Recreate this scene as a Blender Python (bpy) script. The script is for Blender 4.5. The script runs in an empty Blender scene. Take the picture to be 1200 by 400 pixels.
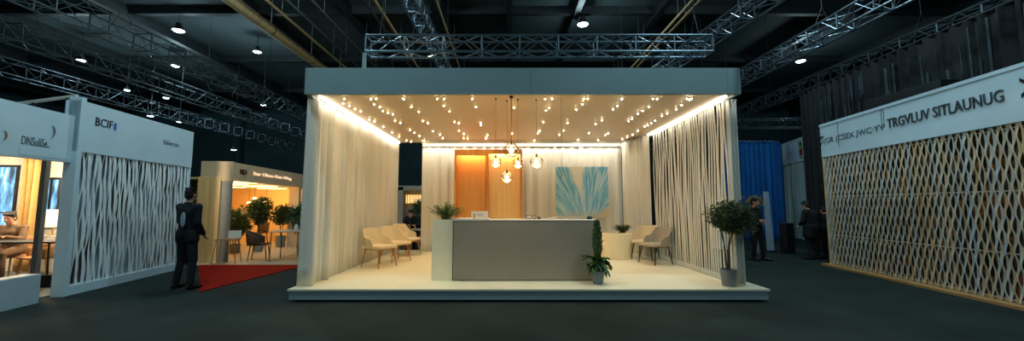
import bpy, bmesh, math, random
from mathutils import Vector, Matrix
from math import sin, cos, pi, radians, atan2, sqrt
random.seed(7)
S = bpy.context.scene
C = S.collection
V = Vector

# ------------------------------------------------------------------ camera, world, exposure
cam_d = bpy.data.cameras.new('camera'); cam = bpy.data.objects.new('camera', cam_d); C.objects.link(cam)
cam.location = (0, 0, 1.5)
cam.rotation_euler = (radians(90) + math.atan(41/460), 0, 0)
cam_d.sensor_width = 36; cam_d.lens = 460/1200*36; cam_d.shift_x = 6/1200
cam_d.clip_start = 0.05; cam_d.clip_end = 200
S.camera = cam
S.view_settings.view_transform = 'Standard'; S.view_settings.look = 'None'
S.view_settings.exposure = 0.0; S.view_settings.gamma = 1.0
S.view_settings.use_curve_mapping = False
W = bpy.data.worlds.new('hall_air'); S.world = W; W.use_nodes = True
W.node_tree.nodes['Background'].inputs[0].default_value = (0.30, 0.62, 0.80, 1)
W.node_tree.nodes['Background'].inputs[1].default_value = 0.10
SPOT_W = 3.4; STRIP_E = 10.0; BAY_W = 150.0
WARM = (1.0, 0.80, 0.48); WHITE = (1.0, 0.92, 0.76); TEAL = (0.62, 0.90, 1.0)

# ------------------------------------------------------------------ materials
def lin(c):
    return tuple((v/12.92 if v <= .04045 else ((v+.055)/1.055)**2.4) for v in [x/255 for x in c])
def mat(name, rgb, rough=.6, metal=0., var=.08, scale=6., bump=0., stretch=(1, 1, 1), rgb2=None, contrast=None,
        emit=None, es=0., transl=0., spec=.4, detail=3.):
    m = bpy.data.materials.new(name); m.use_nodes = True
    N = m.node_tree.nodes; L = m.node_tree.links; b = N['Principled BSDF']
    c = lin(rgb)
    tc = N.new('ShaderNodeTexCoord'); mp = N.new('ShaderNodeMapping'); mp.inputs['Scale'].default_value = stretch
    L.new(tc.outputs['Object'], mp.inputs['Vector'])
    nz = N.new('ShaderNodeTexNoise'); nz.inputs['Scale'].default_value = scale; nz.inputs['Detail'].default_value = detail
    L.new(mp.outputs[0], nz.inputs['Vector'])
    r = N.new('ShaderNodeValToRGB')
    lo, hi = contrast or (.3, .7)
    r.color_ramp.elements[0].position = lo; r.color_ramp.elements[1].position = hi
    c2 = lin(rgb2) if rgb2 else tuple(min(1, v*(1+var)) for v in c)
    c1 = c if rgb2 else tuple(v*(1-var) for v in c)
    r.color_ramp.elements[0].color = (*c1, 1); r.color_ramp.elements[1].color = (*c2, 1)
    L.new(nz.outputs[0], r.inputs[0]); L.new(r.outputs[0], b.inputs['Base Color'])
    b.inputs['Roughness'].default_value = rough; b.inputs['Metallic'].default_value = metal
    b.inputs['Specular IOR Level'].default_value = spec
    if bump:
        bp = N.new('ShaderNodeBump'); bp.inputs['Strength'].default_value = bump; bp.inputs['Distance'].default_value = .01
        L.new(nz.outputs[0], bp.inputs['Height']); L.new(bp.outputs[0], b.inputs['Normal'])
    if emit:
        b.inputs['Emission Color'].default_value = (*emit, 1); b.inputs['Emission Strength'].default_value = es
    if transl:
        t = N.new('ShaderNodeBsdfTranslucent'); L.new(r.outputs[0], t.inputs[0])
        mx = N.new('ShaderNodeMixShader'); mx.inputs[0].default_value = transl
        L.new(b.outputs[0], mx.inputs[1]); L.new(t.outputs[0], mx.inputs[2])
        L.new(mx.outputs[0], N['Material Output'].inputs[0])
    return m
def emis(name, col, s):
    return mat(name, (200, 200, 200), emit=col, es=s, var=.02)
def wood(name, a, b, scale=3., stretch=(8, 8, .5), rough=.45):
    return mat(name, a, rough, rgb2=b, scale=scale, stretch=stretch, contrast=(.25, .75), detail=6)

M = {}
M['carpet'] = mat('hall_carpet', (37, 47, 45), .95, var=.25, scale=1.2, spec=.15, bump=.05)
M['ceil'] = mat('hall_ceiling_sheet', (52, 64, 66), .8, var=.15, scale=.5)
M['hallwall'] = mat('hall_wall_paint', (44, 66, 72), .8, var=.2, scale=.5)
M['beam'] = mat('black_painted_steel', (22, 28, 31), .6, var=.2, scale=2)
M['rail'] = mat('bare_steel_rail', (120, 125, 125), .4, .7, var=.2)
M['warm_tinted_metal'] = mat('metal_painted_warm_light', (200, 168, 120), .5, .2, var=.2, scale=3, stretch=(1, 6, 1))  # warm light on duct and rails painted in as a tan base colour
M['alu'] = mat('truss_aluminium', (104, 118, 128), .38, .85, var=.15)
M['booth'] = mat('booth_blue_grey_board', (130, 152, 155), .55, var=.03, scale=1.5)
M['booth_ceiling'] = mat('booth_ceiling_tan', (204, 182, 152), .5, var=.02, scale=2)
M['booth_white'] = mat('booth_white_laminate', (222, 218, 206), .4, var=.02, scale=2)
M['deck'] = mat('platform_deck_laminate', (238, 230, 200), .35, var=.02, scale=2)
M['skirt'] = mat('platform_skirt_board', (150, 168, 174), .5, var=.04, scale=1)
M['curtain'] = mat('cream_curtain_fabric', (224, 221, 210), .85, var=.05, scale=3, stretch=(4, 4, .3), transl=.06, spec=.1)
M['strip_fabric'] = mat('pale_fabric_strip', (214, 212, 202), .8, var=.05, scale=3, spec=.15)
M['led'] = emis('warm_led_diffuser', (1, .93, .78), STRIP_E)
M['led_added'] = emis('added_back_led_glow', (1, .97, .86), 20)
M['counter'] = mat('counter_grey_board', (158, 146, 130), .5, var=.03, scale=2)
M['planter_white'] = mat('planter_white_lacquer', (254, 240, 206), .45, var=.03)
M['cabwood'] = wood('honey_oak_veneer', (224, 158, 84), (196, 124, 54), stretch=(9, 9, .4))
M['cabpanel'] = wood('light_oak_panel', (240, 190, 120), (226, 166, 92), stretch=(7, 7, .3))
M['legwood'] = wood('oak_chair_leg', (190, 138, 84), (160, 108, 60))
M['darkwood'] = wood('walnut_chair_leg', (92, 70, 52), (66, 48, 36))
M['seatbeige'] = mat('beige_upholstery', (224, 206, 170), .8, var=.05, scale=30, bump=.1)
M['seatgrey'] = mat('taupe_upholstery', (170, 158, 140), .8, var=.05, scale=30, bump=.1)
M['grill'] = mat('fixture_off_white', (205, 195, 175), .4)
M['bulb'] = emis('spotlight_lens_warm', (1, .74, .36), 75)
M['bulbw'] = emis('spotlight_lens_white', (1, .86, .60), 70)
M['filament'] = emis('pendant_bulb_glow', (1, .80, .48), 34)
M['cord'] = mat('dark_brass_cord', (70, 52, 38), .4, .6)
M['bay_lens'] = emis('bay_lamp_lens', (.72, 1, .95), 14)
M['white_board'] = mat('wall_panel_blue_white', (200, 222, 232), .6, var=.05, scale=1.2)
M['ribbon_l'] = mat('woven_ribbon_white_blue', (222, 236, 244), .7, rgb2=(248, 248, 240), scale=5, stretch=(3, 3, .8))
M['ribbon_r'] = mat('woven_ribbon_linen', (186, 176, 160), .75, rgb2=(238, 224, 196), scale=4, stretch=(3, 3, .8))
M['ribbon_r2'] = mat('woven_ribbon_grey_blue', (176, 182, 186), .75, rgb2=(226, 226, 216), scale=4, stretch=(3, 3, .8))
M['ribbon_r3'] = mat('woven_ribbon_tan', (204, 166, 118), .75, rgb2=(236, 212, 172), scale=4, stretch=(3, 3, .8))
def blotch(name, cols, scale, stretch):
    m = mat(name, cols[0], .9, rgb2=cols[1], scale=scale, stretch=stretch, detail=2)
    r = [n for n in m.node_tree.nodes if n.type == 'VALTORGB'][0]; cr = r.color_ramp
    cr.interpolation = 'EASE'
    while len(cr.elements) > 1: cr.elements.remove(cr.elements[-1])
    n = len(cols)
    cr.elements[0].position = .3; cr.elements[0].color = (*lin(cols[0]), 1)
    for i, c in enumerate(cols[1:], 1):
        e = cr.elements.new(.3+.4*i/(n-1)); e.color = (*lin(c), 1)
    return m
M['back_r'] = blotch('brown_black_backing_cloth', [(8, 8, 9), (14, 12, 12), (150, 90, 44), (12, 11, 11), (70, 62, 56), (16, 16, 18), (150, 104, 62)], 2.2, (1.6, 1, .9))
M['back_l'] = blotch('blue_grey_backing_with_dark_patches', [(50, 34, 26), (84, 66, 54), (140, 160, 170), (170, 188, 196), (150, 170, 182)], .9, (1.2, 1, .7))
M['plank'] = wood('pine_base_board', (206, 160, 104), (178, 128, 76), stretch=(1, 8, 8))
M['letter_dark'] = mat('letter_dark_bronze', (46, 44, 44), .4, .4)
M['letter_steel'] = mat('letter_brushed_steel', (110, 122, 132), .35, .6)
M['letter_mid'] = mat('letter_grey_metal', (84, 92, 98), .35, .5)
M['letter_gold'] = emis('letter_lit_gold', (1, .62, .32), .9)
M['letter_brown'] = mat('emblem_brown', (80, 40, 22), .5)
M['letter_blue'] = mat('letter_blue', (40, 110, 190), .5)
M['letter_tan'] = mat('letter_copper', (150, 110, 84), .5)
M['cafe_board'] = mat('cafe_fascia_board', (218, 186, 146), .6, var=.03)
M['cafe_wall'] = mat('cafe_amber_wall', (240, 190, 116), .7, var=.05, scale=1)
M['cafe_ceil'] = mat('cafe_cream_ceiling', (230, 210, 160), .7, var=.03)
M['cafe_wood'] = wood('cafe_pale_timber', (244, 204, 142), (224, 178, 112), stretch=(6, 6, .4))
M['cafe_floor'] = mat('cafe_beige_floor', (178, 160, 134), .6, var=.06, scale=2)
M['red'] = mat('red_carpet', (150, 24, 12), .95, var=.12, scale=40, spec=.1)
M['grey_post'] = mat('grey_painted_board', (150, 144, 134), .6)
M['leaf'] = mat('deep_green_leaf', (48, 82, 40), .45, rgb2=(92, 122, 62), scale=9)
M['leaf_dark'] = mat('dark_olive_leaf', (42, 64, 40), .5, rgb2=(80, 100, 58), scale=9)
M['leaf_grass'] = mat('grass_green_blade', (60, 92, 48), .5, rgb2=(120, 138, 76), scale=7)
M['leaf_yellow'] = mat('yellow_green_leaf', (120, 116, 50), .5, rgb2=(160, 140, 70), scale=7)
M['bark'] = mat('thin_brown_bark', (70, 56, 44), .8, bump=.3, scale=30)
M['pot'] = mat('grey_ceramic_pot', (128, 136, 140), .5, var=.05)
M['soil'] = mat('potting_soil', (40, 30, 22), .95, bump=.5, scale=40)
M['slate_post'] = mat('slate_grey_post', (84, 94, 100), .5)
M['black'] = mat('matt_black', (14, 15, 17), .6)
M['blue_curtain'] = mat('cobalt_curtain_fabric', (20, 92, 160), .75, var=.2, scale=3, stretch=(5, 5, .2), spec=.2)
M['grey_curtain'] = mat('grey_green_curtain_fabric', (146, 168, 170), .8, var=.2, scale=3, stretch=(5, 5, .2), spec=.2)
M['dark_sheet'] = mat('black_drape', (9, 11, 14), .8, rgb2=(18, 22, 28), scale=3, stretch=(5, 5, .2))
M['drape_edge'] = mat('silver_grey_drape_strip', (50, 62, 72), .7, var=.3)
M['skin'] = mat('skin', (190, 140, 112), .55, var=.04)
M['hair'] = mat('dark_hair', (22, 17, 15), .6, bump=.4, scale=60)
M['navy'] = mat('navy_jacket_cloth', (16, 22, 32), .8, var=.2)
M['blackcloth'] = mat('black_cloth', (16, 17, 20), .85, var=.2)
M['charcoal'] = mat('charcoal_trousers_cloth', (22, 26, 32), .85, var=.2)
M['browncloth'] = mat('brown_jacket_cloth', (112, 84, 60), .85, var=.2)
M['shoe'] = mat('black_shoe_leather', (12, 12, 13), .4)
M['grey_patch'] = mat('pale_bag_cloth', (150, 166, 180), .7)
M['window_sky'] = mat('window_daylight_blue', (20, 30, 40), .3)
def _win(m):
    N = m.node_tree.nodes; L = m.node_tree.links; tc = N.new('ShaderNodeTexCoord'); mp = N.new('ShaderNodeMapping'); mp.inputs['Scale'].default_value = (1, 3.2, .7)
    nz = N.new('ShaderNodeTexNoise'); nz.inputs['Scale'].default_value = 3; nz.inputs['Detail'].default_value = 4; r = N.new('ShaderNodeValToRGB'); cr = r.color_ramp
    cr.elements[0].position = .38; cr.elements[0].color = (.05, .07, .09, 1); cr.elements[1].position = .66; cr.elements[1].color = (.75, .88, 1, 1)
    e = cr.elements.new(.48); e.color = (.12, .36, .62, 1); e = cr.elements.new(.56); e.color = (.22, .55, .85, 1)
    L.new(tc.outputs['Object'], mp.inputs[0]); L.new(mp.outputs[0], nz.inputs[0]); L.new(nz.outputs[0], r.inputs[0]); L.new(r.outputs[0], N['Principled BSDF'].inputs['Emission Color'])
    N['Principled BSDF'].inputs['Emission Strength'].default_value = 1.5
_win(M['window_sky'])
M['frame_white'] = mat('white_frame', (190, 190, 184), .5)
M['beige_wall'] = mat('stall_beige_wall', (214, 206, 190), .7)
M['shade'] = emis('lamp_shade_glow', (1, .66, .32), .7)
M['wicker'] = mat('brown_wicker', (92, 64, 44), .7, rgb2=(60, 40, 28), scale=40, bump=.5)
M['tanwicker'] = mat('tan_wicker', (176, 128, 78), .7, rgb2=(136, 92, 52), scale=40, bump=.5)
M['tabletop'] = mat('pale_table_top', (186, 178, 164), .45)
M['paper'] = mat('white_paper', (236, 232, 222), .6, var=.02)
M['brass'] = mat('brass', (186, 146, 86), .35, .7)
M['lumber'] = wood('rough_brown_lumber', (140, 96, 56), (110, 76, 46), stretch=(1, 6, 6))
M['amber_light'] = emis('amber_ceiling_light', (1, .66, .26), 3.2)
M['amber_soft'] = emis('amber_lit_panel', (1, .60, .16), 1.1)

# ------------------------------------------------------------------ mesh builder
class MB:
    def __init__(s, mtx=None): s.v = []; s.f = []; s.mi = []; s.M = mtx or Matrix(); s.m = 0
    def add(s, vs, fs):
        o = len(s.v); s.v += [tuple(s.M @ V(p)) for p in vs]; s.f += [tuple(i+o for i in f) for f in fs]; s.mi += [s.m]*len(fs); return s
    def box(s, x0, x1, y0, y1, z0, z1, bv=0.):
        if bv <= 0:
            vs = [(x, y, z) for x in (x0, x1) for y in (y0, y1) for z in (z0, z1)]
            return s.add(vs, [(0, 1, 3, 2), (4, 6, 7, 5), (0, 4, 5, 1), (2, 3, 7, 6), (0, 2, 6, 4), (1, 5, 7, 3)])
        bm = bmesh.new(); bmesh.ops.create_cube(bm, size=1)
        for v in bm.verts: v.co = V(((x0+x1)/2+v.co.x*(x1-x0), (y0+y1)/2+v.co.y*(y1-y0), (z0+z1)/2+v.co.z*(z1-z0)))
        bmesh.ops.bevel(bm, geom=bm.edges[:], offset=bv, segments=3, affect='EDGES', profile=.6)
        bm.verts.index_update()
        s.add([v.co[:] for v in bm.verts], [tuple(v.index for v in f.verts) for f in bm.faces]); bm.free(); return s
    def tube(s, pts, r, n=8, caps=True):
        pts = [V(p) for p in pts]; rs = r if isinstance(r, (list, tuple)) else [r]*len(pts)
        vs = []; prev = None
        for i, p in enumerate(pts):
            d = (pts[min(i+1, len(pts)-1)] - pts[max(i-1, 0)]).normalized()
            if prev is None:
                a = V((0, 0, 1)) if abs(d.z) < .9 else V((1, 0, 0))
                u = d.cross(a).normalized()
            else:
                u = (prev - d*prev.dot(d)).normalized()
            prev = u; w = d.cross(u)
            for k in range(n):
                t = 2*pi*k/n; vs.append(p + (u*cos(t) + w*sin(t))*rs[i])
        fs = [(i*n+k, i*n+(k+1) % n, (i+1)*n+(k+1) % n, (i+1)*n+k) for i in range(len(pts)-1) for k in range(n)]
        if caps: fs += [tuple(range(n))[::-1], tuple((len(pts)-1)*n+k for k in range(n))]
        return s.add(vs, fs)
    def lathe(s, prof, c=(0, 0, 0), n=24, sx=1, sy=1):
        vs = []; c = V(c)
        for r, z in prof:
            for k in range(n): vs.append(c + V((r*cos(2*pi*k/n)*sx, r*sin(2*pi*k/n)*sy, z)))
        fs = [(i*n+k, i*n+(k+1) % n, (i+1)*n+(k+1) % n, (i+1)*n+k) for i in range(len(prof)-1) for k in range(n)]
        if prof[0][0] > 1e-5: fs.append(tuple(range(n))[::-1])
        if prof[-1][0] > 1e-5: fs.append(tuple((len(prof)-1)*n+k for k in range(n)))
        return s.add(vs, fs)
    def cap(s, p0, p1, r0, r1=None, n=14):
        r1 = r0 if r1 is None else r1
        p0 = V(p0); p1 = V(p1); d = (p1-p0); d = d.normalized() if d.length > 1e-6 else V((0, 0, 1))
        pts = []; rs = []
        for k in range(4):
            a = pi/2*(1-k/4); pts.append(p0 - d*r0*sin(a)*.999); rs.append(max(r0*cos(a), .0008))
        for k in range(5):
            a = pi/2*k/4.0; pts.append(p1 + d*r1*sin(a)*.999); rs.append(max(r1*cos(a), .0008))
        return s.tube(pts, rs, n)
    def ell(s, c, r, rot=None, n=16):
        R = rot or Matrix.Identity(3); c = V(c); vs = []; fs = []; h = n//2
        for i in range(h+1):
            a = -pi/2 + pi*i/h
            for k in range(n):
                t = 2*pi*k/n; q = V((max(cos(a), .01)*cos(t)*r[0], max(cos(a), .01)*sin(t)*r[1], sin(a)*r[2])); vs.append(c + R @ q)
        fs = [(i*n+k, i*n+(k+1) % n, (i+1)*n+(k+1) % n, (i+1)*n+k) for i in range(h) for k in range(n)]
        fs += [tuple(range(n))[::-1], tuple(h*n+k for k in range(n))]
        return s.add(vs, fs)
    def prism(s, poly, z0, z1):
        n = len(poly)
        vs = [(x, y, z0) for x, y in poly] + [(x, y, z1) for x, y in poly]
        return s.add(vs, [tuple(range(n))[::-1], tuple(range(n, 2*n))] + [(i, (i+1) % n, n+(i+1) % n, n+i) for i in range(n)])
    def grid(s, rows):
        n = len(rows[0]); vs = [p for r in rows for p in r]
        return s.add(vs, [(i*n+j, i*n+j+1, (i+1)*n+j+1, (i+1)*n+j) for i in range(len(rows)-1) for j in range(n-1)])
    def leaf(s, p, d, L, w, droop=.0, up=None):
        p = V(p); d = V(d).normalized(); a = up or V((random.uniform(-1, 1), random.uniform(-1, 1), random.uniform(.2, 1)))
        u = d.cross(a); u = u.normalized() if u.length > 1e-4 else V((1, 0, 0)); nn = u.cross(d)
        q = p + d*L*.5 + nn*w*.15 - V((0, 0, droop*.3)); t = p + d*L - V((0, 0, droop))
        return s.add([p, q+u*w*.5, t, q-u*w*.5, q - nn*w*.22], [(0, 1, 4), (1, 2, 4), (2, 3, 4), (3, 0, 4)])
    def build(s, name, mats, parent=None, smooth=False, label=None, loc=None):
        me = bpy.data.meshes.new(name); me.from_pydata(s.v, [], s.f)
        for m in (mats if isinstance(mats, (list, tuple)) else [mats]): me.materials.append(m)
        for p, i in zip(me.polygons, s.mi): p.material_index = i; p.use_smooth = smooth
        o = bpy.data.objects.new(name, me); C.objects.link(o)
        if parent: o.parent = parent
        if loc: o.location = loc
        if label: o['label'] = label
        if smooth:
            try: me.set_sharp_from_angle(angle=radians(40))
            except Exception: pass
        return o
def tag(o, label, cat, group=None, kind=None):
    if label: o['label'] = label
    if cat: o['category'] = cat
    if group: o['group'] = group
    if kind: o['kind'] = kind
    return o
def thing(name, label, cat, loc=(0, 0, 0), rz=0, group=None):
    o = bpy.data.objects.new(name, None); C.objects.link(o); o.empty_display_size = .1
    o.location = loc; o.rotation_euler = (0, 0, rz); return tag(o, label, cat, group)
def kids(o): return [c for c in bpy.data.objects if c.parent == o]
def dup(root, loc, rz=None, label=None, group=None):
    r = root.copy(); C.objects.link(r); r.location = loc
    if rz is not None: r.rotation_euler = (0, 0, rz)
    if label: r['label'] = label
    if group: r['group'] = group
    for ch in kids(root):
        c = ch.copy(); C.objects.link(c); c.parent = r
        for g in kids(ch):
            d = g.copy(); C.objects.link(d); d.parent = c
    return r
def plight(name, parent, loc, col, watt, rad=.03):
    l = bpy.data.lights.new(name, 'POINT'); l.color = col; l.energy = watt; l.shadow_soft_size = rad
    o = bpy.data.objects.new(name, l); C.objects.link(o); o.location = loc; o.parent = parent; return o
def text(body, name, m, parent, x0, zc, width, height, y, depth=.02, label=None, italic=0):
    cu = bpy.data.curves.new('t', 'FONT'); cu.body = body; cu.size = 1; cu.extrude = .5; cu.resolution_u = 3; cu.shear = italic
    o = bpy.data.objects.new('t', cu); C.objects.link(o)
    bpy.context.view_layer.update()
    me = bpy.data.meshes.new_from_object(o.evaluated_get(bpy.context.evaluated_depsgraph_get()))
    bpy.data.objects.remove(o)
    xs = [v.co.x for v in me.vertices]; ys = [v.co.y for v in me.vertices]
    a, b, c, d = min(xs), max(xs), min(ys), max(ys)
    for v in me.vertices:
        X, Y, Zz = v.co
        v.co = V((x0+(X-a)/(b-a)*width, y-depth*(Zz+.5), zc-height/2+(Y-c)/(d-c)*height))
    me.materials.clear(); me.materials.append(m); me.name = name
    q = bpy.data.objects.new(name, me); C.objects.link(q); q.parent = parent
    if label: q['label'] = label
    return q
ORD = ['first', 'second', 'third', 'fourth', 'fifth', 'sixth', 'seventh', 'eighth', 'ninth', 'tenth', 'eleventh', 'twelfth', 'thirteenth', 'fourteenth', 'fifteenth', 'sixteenth']

# ------------------------------------------------------------------ the hall
def struct(mb, name, m, **k):
    o = mb.build(name, m, **k); o['kind'] = 'structure'; return o
HX, HY0, HY1, HZ = 36, -8, 34, 9.9
struct(MB().box(-HX, HX, HY0, HY1, -.2, 0), 'floor', M['carpet'])
struct(MB().box(-HX, HX, HY0, HY1, HZ, HZ+.2), 'ceiling', M['ceil'])
struct(MB().box(-HX, HX, HY1, HY1+.3, 0, HZ), 'wall_back', M['hallwall'])
struct(MB().box(-HX-.3, -HX, HY0, HY1, 0, HZ), 'wall_left', M['hallwall'])
struct(MB().box(HX, HX+.3, HY0, HY1, 0, HZ), 'wall_right', M['hallwall'])
n_trim = 0
def trim(mb, m):
    global n_trim; n_trim += 1; struct(mb, 'trim_%d' % n_trim, m)
for x in (-33, -27, -21.5, -16, -10.6, -6.6, -2.8, .1, 2.9, 6.3, 9.6, 14, 19, 25, 31):
    w = .28 if x in (-10.6, 9.6, -2.8) else .12
    trim(MB().box(x-w/2, x+w/2, HY0, HY1, HZ-.5, HZ).box(x-w, x+w, HY0, HY1, HZ-.54, HZ-.5), M['beam'])
for y in (2, 8.5, 16, 21.5, 27.5):
    trim(MB().box(-HX, HX, y-.12, y+.12, HZ-.34, HZ), M['beam'])
for x in (-23, -14.3, 12, 24):   # columns in front of the far wall
    trim(MB().box(x-.2, x+.2, HY1-.8, HY1-.4, 0, HZ), M['skirt'] if x == -14.3 else M['hallwall'])
# service rails and duct under the ceiling
t = thing('ventilation_duct', 'long metal duct tinted with painted warm light running under the ceiling, left of the booth roof', 'duct', (-8.75, 4, 8))
MB().tube([(0, 0, 0), (0, 29, 0)], .19, 16).build('pipe', M['warm_tinted_metal'], t, True)
for y in range(1, 29, 3): MB().tube([(0, y, 0), (0, y+.06, 0)], .205, 16).tube([(0, y+.03, .15), (0, y+.03, 1.9)], .012, 6).build('hanger', M['rail'], t)
for i, (x, z, nm, m) in enumerate([(-7.75, 8.1, 'left', 'warm_tinted_metal'), (-7.2, 8.2, 'left', 'rail'), (-6.3, 8.1, 'left', 'rail'), (-4.75, 8.3, 'left', 'rail'), (-4.2, 8.0, 'left', 'warm_tinted_metal'),
                           (-2.35, 8.3, 'left', 'warm_tinted_metal'), (5.9, 8.0, 'right', 'warm_tinted_metal'), (6.15, 8.0, 'right', 'warm_tinted_metal'), (8.0, 8.2, 'right', 'rail')]):
    lab = ['%s cable rail next to the warm-tinted duct' % 'tan', 'second thin cable rail to the right of the warm-tinted duct', 'third thin cable rail to the right of the warm-tinted duct',
           'fourth thin steel rail right of the warm-tinted duct', 'tan cable rail above the left half of the booth roof', 'thin tan rail above the left end of the centre truss',
           'left of two tan rails passing behind the centre truss right half', 'right of two tan rails passing behind the centre truss right half', 'steel rail near the ceiling above the right end of the booth'][i]
    t = thing('cable_rail', lab, 'rail', (x, 4, z), 0, 'cable rails under the hall ceiling')
    MB().box(-.03, .03, 0, 29, -.04, .04).build('rail_bar', M[m], t)
    for y in range(1, 29, 4): MB().tube([(0, y, 0), (0, y, HZ-z)], .008, 6).build('hanger', M['rail'], t)

# high bay lamps
def bay(x, y, z, lab, watt, s=1.):
    t = thing('high_bay_lamp', lab, 'lamp', (x, y, z), 0, 'high bay lamps under the hall ceiling')
    MB().lathe([(.05*s, .42*s), (.12*s, .40*s), (.15*s, .22*s), (.28*s, .04*s), (.29*s, 0), (.27*s, 0), (.13*s, .2*s), (.02*s, .21*s)], n=20).build('reflector', M['beam'], t, True); rf = bpy.data.objects[-1] if False else [c for c in kids(t)][0]
    MB().lathe([(.24*s, .05*s), (.24*s, .0), (.2*s, -.03*s), (.01, -.045*s)], n=20).build('lens', M['bay_lens'], rf, True)
    MB().tube([(0, 0, .4*s), (0, 0, HZ-z)], .012, 6).build('suspension_cable', M['beam'], t)
    plight('bay_light', t, (0, 0, -.25), TEAL, watt, .2)
bays = [(3.16, 15.73, 9, 'round bright ceiling lamp above the centre truss'), (15.33, 19.9, 9, 'ceiling lamp between the two right-hand depth trusses'),
        (-14.14, 16.3, 9, 'brightest round ceiling lamp on the left, above the topmost left truss'), (-12.24, 18.65, 9, 'ceiling lamp left of the warm-tinted duct'),
        (-17.9, 20.6, 9, 'ceiling lamp below the brightest left lamp, between two trusses'), (-19.86, 20.07, 7.5, 'small ceiling lamp above the white wall panel sign'),
        (-20.63, 18.47, 8.5, 'small lamp at the far left under the topmost left truss'), (-17.5, 19.75, 7, 'small lamp hanging between the left trusses, left of the right pair'),
        (-18.0, 19.5, 6, 'low lamp just above the top edge of the left wall panel'), (-17.7, 20.9, 6, 'low lamp above the far corner of the left wall panel'),
        (-13.4, 21.2, 7, 'lamp between two trusses just left of the booth'), (-15.3, 21.8, 4.6, 'lowest small lamp above the cafe stall')]
for x, y, z, l in bays: bay(x, y, z, l, BAY_W*(1 if z > 8 else .25), (.85 if x in (3.16, 15.33, -14.14) else .7) if z > 8 else .5)
for i, (x, y) in enumerate([(-9, -3), (-2.5, -4), (4, -4), (10, -3), (-4.6, 4.2), (4.6, 4.2), (-5.6, 9.5), (6.8, 9.5)]):  # extra lamps out of view, added to light fascias and side walls
    bay(x, y, 8.6, 'added high bay fill lamp over the aisle, outside the photo, %s of eight' % ORD[i], BAY_W*(1.2 if y < 0 else 4.2 if y < 6 else 3.2))

# trusses
def truss(name, lab, a, b, w, r, group='aluminium box trusses under the ceiling', hang=True, m='alu'):
    a = V(a); b = V(b); L = (b-a).length; rz = atan2((b-a).y, (b-a).x)
    t = thing(name, lab, 'truss', a, rz, group); h = w/2
    for (y, z) in ((-h, -h), (h, -h), (-h, h), (h, h)):
        MB().tube([(0, y, z), (L, y, z)], r, 8).build('chord', M[m], t, True)
    n = max(2, round(L/(w*1.15))); st = L/n
    for (p0, p1) in (((-h, -h), (-h, h)), ((h, -h), (h, h)), ((-h, -h), (h, -h)), ((-h, h), (h, h))):
        MB().tube([(i*st, *(p1 if i % 2 else p0)) for i in range(n+1)], r*.55, 6).build('diagonal_lacing', M[m], t)
    ring = None
    for i in range(0, n+1, 2):
        if ring is None:
            a2 = r*.5; ring = MB().box(-a2, a2, -h, h, -h-a2, -h+a2).box(-a2, a2, -h, h, h-a2, h+a2).box(-a2, a2, -h-a2, -h+a2, -h, h).box(-a2, a2, h-a2, h+a2, -h, h).build('cross_brace', M[m], t); o = ring
        else: o = ring.copy(); C.objects.link(o); o.parent = t
        o.location = (i*st, 0, 0)
    if hang:
        k = max(2, int(L/6)+1)
        for i in range(k):
            x = L*(.04+.92*i/(k-1)); MB().tube([(x, -h, h), (x, 0, h+.5), (x, h, h)], .008, 6).tube([(x, 0, h+.49), (x, 0, HZ-a.z)], .008, 6).build('hanging_cable', M['beam'], t)
    return t
truss('lighting_truss', 'short box truss running left to right just above the booth roof', (-2.55, 7.0, 4.42), (3.72, 7.0, 4.42), .3, .022)
truss('lighting_truss', 'truss going back from the right end of the centre truss', (4.25, 4.6, 4.78), (3.5, 12, 4.5), .26, .018)
truss('lighting_truss', 'truss passing behind the left part of the centre truss', (-2.25, 5.2, 6.2), (-2.0, 22, 6.2), .32, .03)
truss('lighting_truss', 'topmost long truss on the left, ending at the booth corner', (-10.1, 2.5, 6), (-10.1, 30, 6), .5, .024)
truss('lighting_truss', 'middle one of the three long left trusses', (-12.9, 3, 6), (-12.9, 30, 6), .5, .024)
truss('lighting_truss', 'lowest of the three long left trusses, above the stall signs', (-16.4, 4, 6), (-16.4, 30, 6), .5, .024)
truss('lighting_truss', 'upper of the two long trusses on the right', (8.3, 2.5, 6), (8.3, 30, 6), .42, .03)
truss('lighting_truss', 'lower of the two long trusses on the right, above the dark drapes', (11.3, 3, 6), (11.3, 30, 6), .42, .03)
truss('lighting_truss', 'far horizontal truss beside the booth right edge, above the blue curtain', (9.2, 16.4, 4.95), (14.5, 16.4, 4.95), .35, .022)

# ------------------------------------------------------------------ the booth
X0, X1, YF, YB, ZP, ZC = -3.32, 3.84, 6.32, 11.45, .2, 3.32
t = thing('booth_platform', 'low white exhibition platform with blue-grey front edge on dark carpet', 'platform', (0, 6.25, 0))
MB().box(-3.42, 4.1, 0, 5.4, .165, ZP, .006).build('deck', M['deck'], t)
MB().box(-3.4, .3, .02, 5.38, .035, .165).box(.303, 4.08, .02, 5.38, .035, .165).build('skirting', M['skirt'], t)
MB().box(-3.34, 4.0, .08, 5.3, 0, .036).build('plinth', M['black'], t)
t = thing('booth_canopy', 'blue-grey flat booth roof with deep front fascia and cream underside', 'canopy', (0, YF, ZC))
MB().box(X0, X1, -.03, .05, .0, .44, .004).box(X0, X0+.06, .05, 5.0, 0, .44).box(X1-.06, X1, .05, 5.0, 0, .44).build('fascia', M['booth'], t)
MB().box(X0+.06, X1-.06, .05, 5.12, .02, .08).build('ceiling_panel', M['booth_ceiling'], t)
MB().box(X0+.06, X1-.06, .05, 5.12, .38, .43).build('roof_sheet', M['booth'], t)
for x, l in ((X0+.175, 'left'), (X1-.17, 'right')):
    MB().box(x-.022, x+.022, .14, 5.0 if l == 'left' else 3.75, -.012, .03).build('led_strip', M['led'], t, label='glowing warm LED strip along the %s side curtain' % l)
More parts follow.
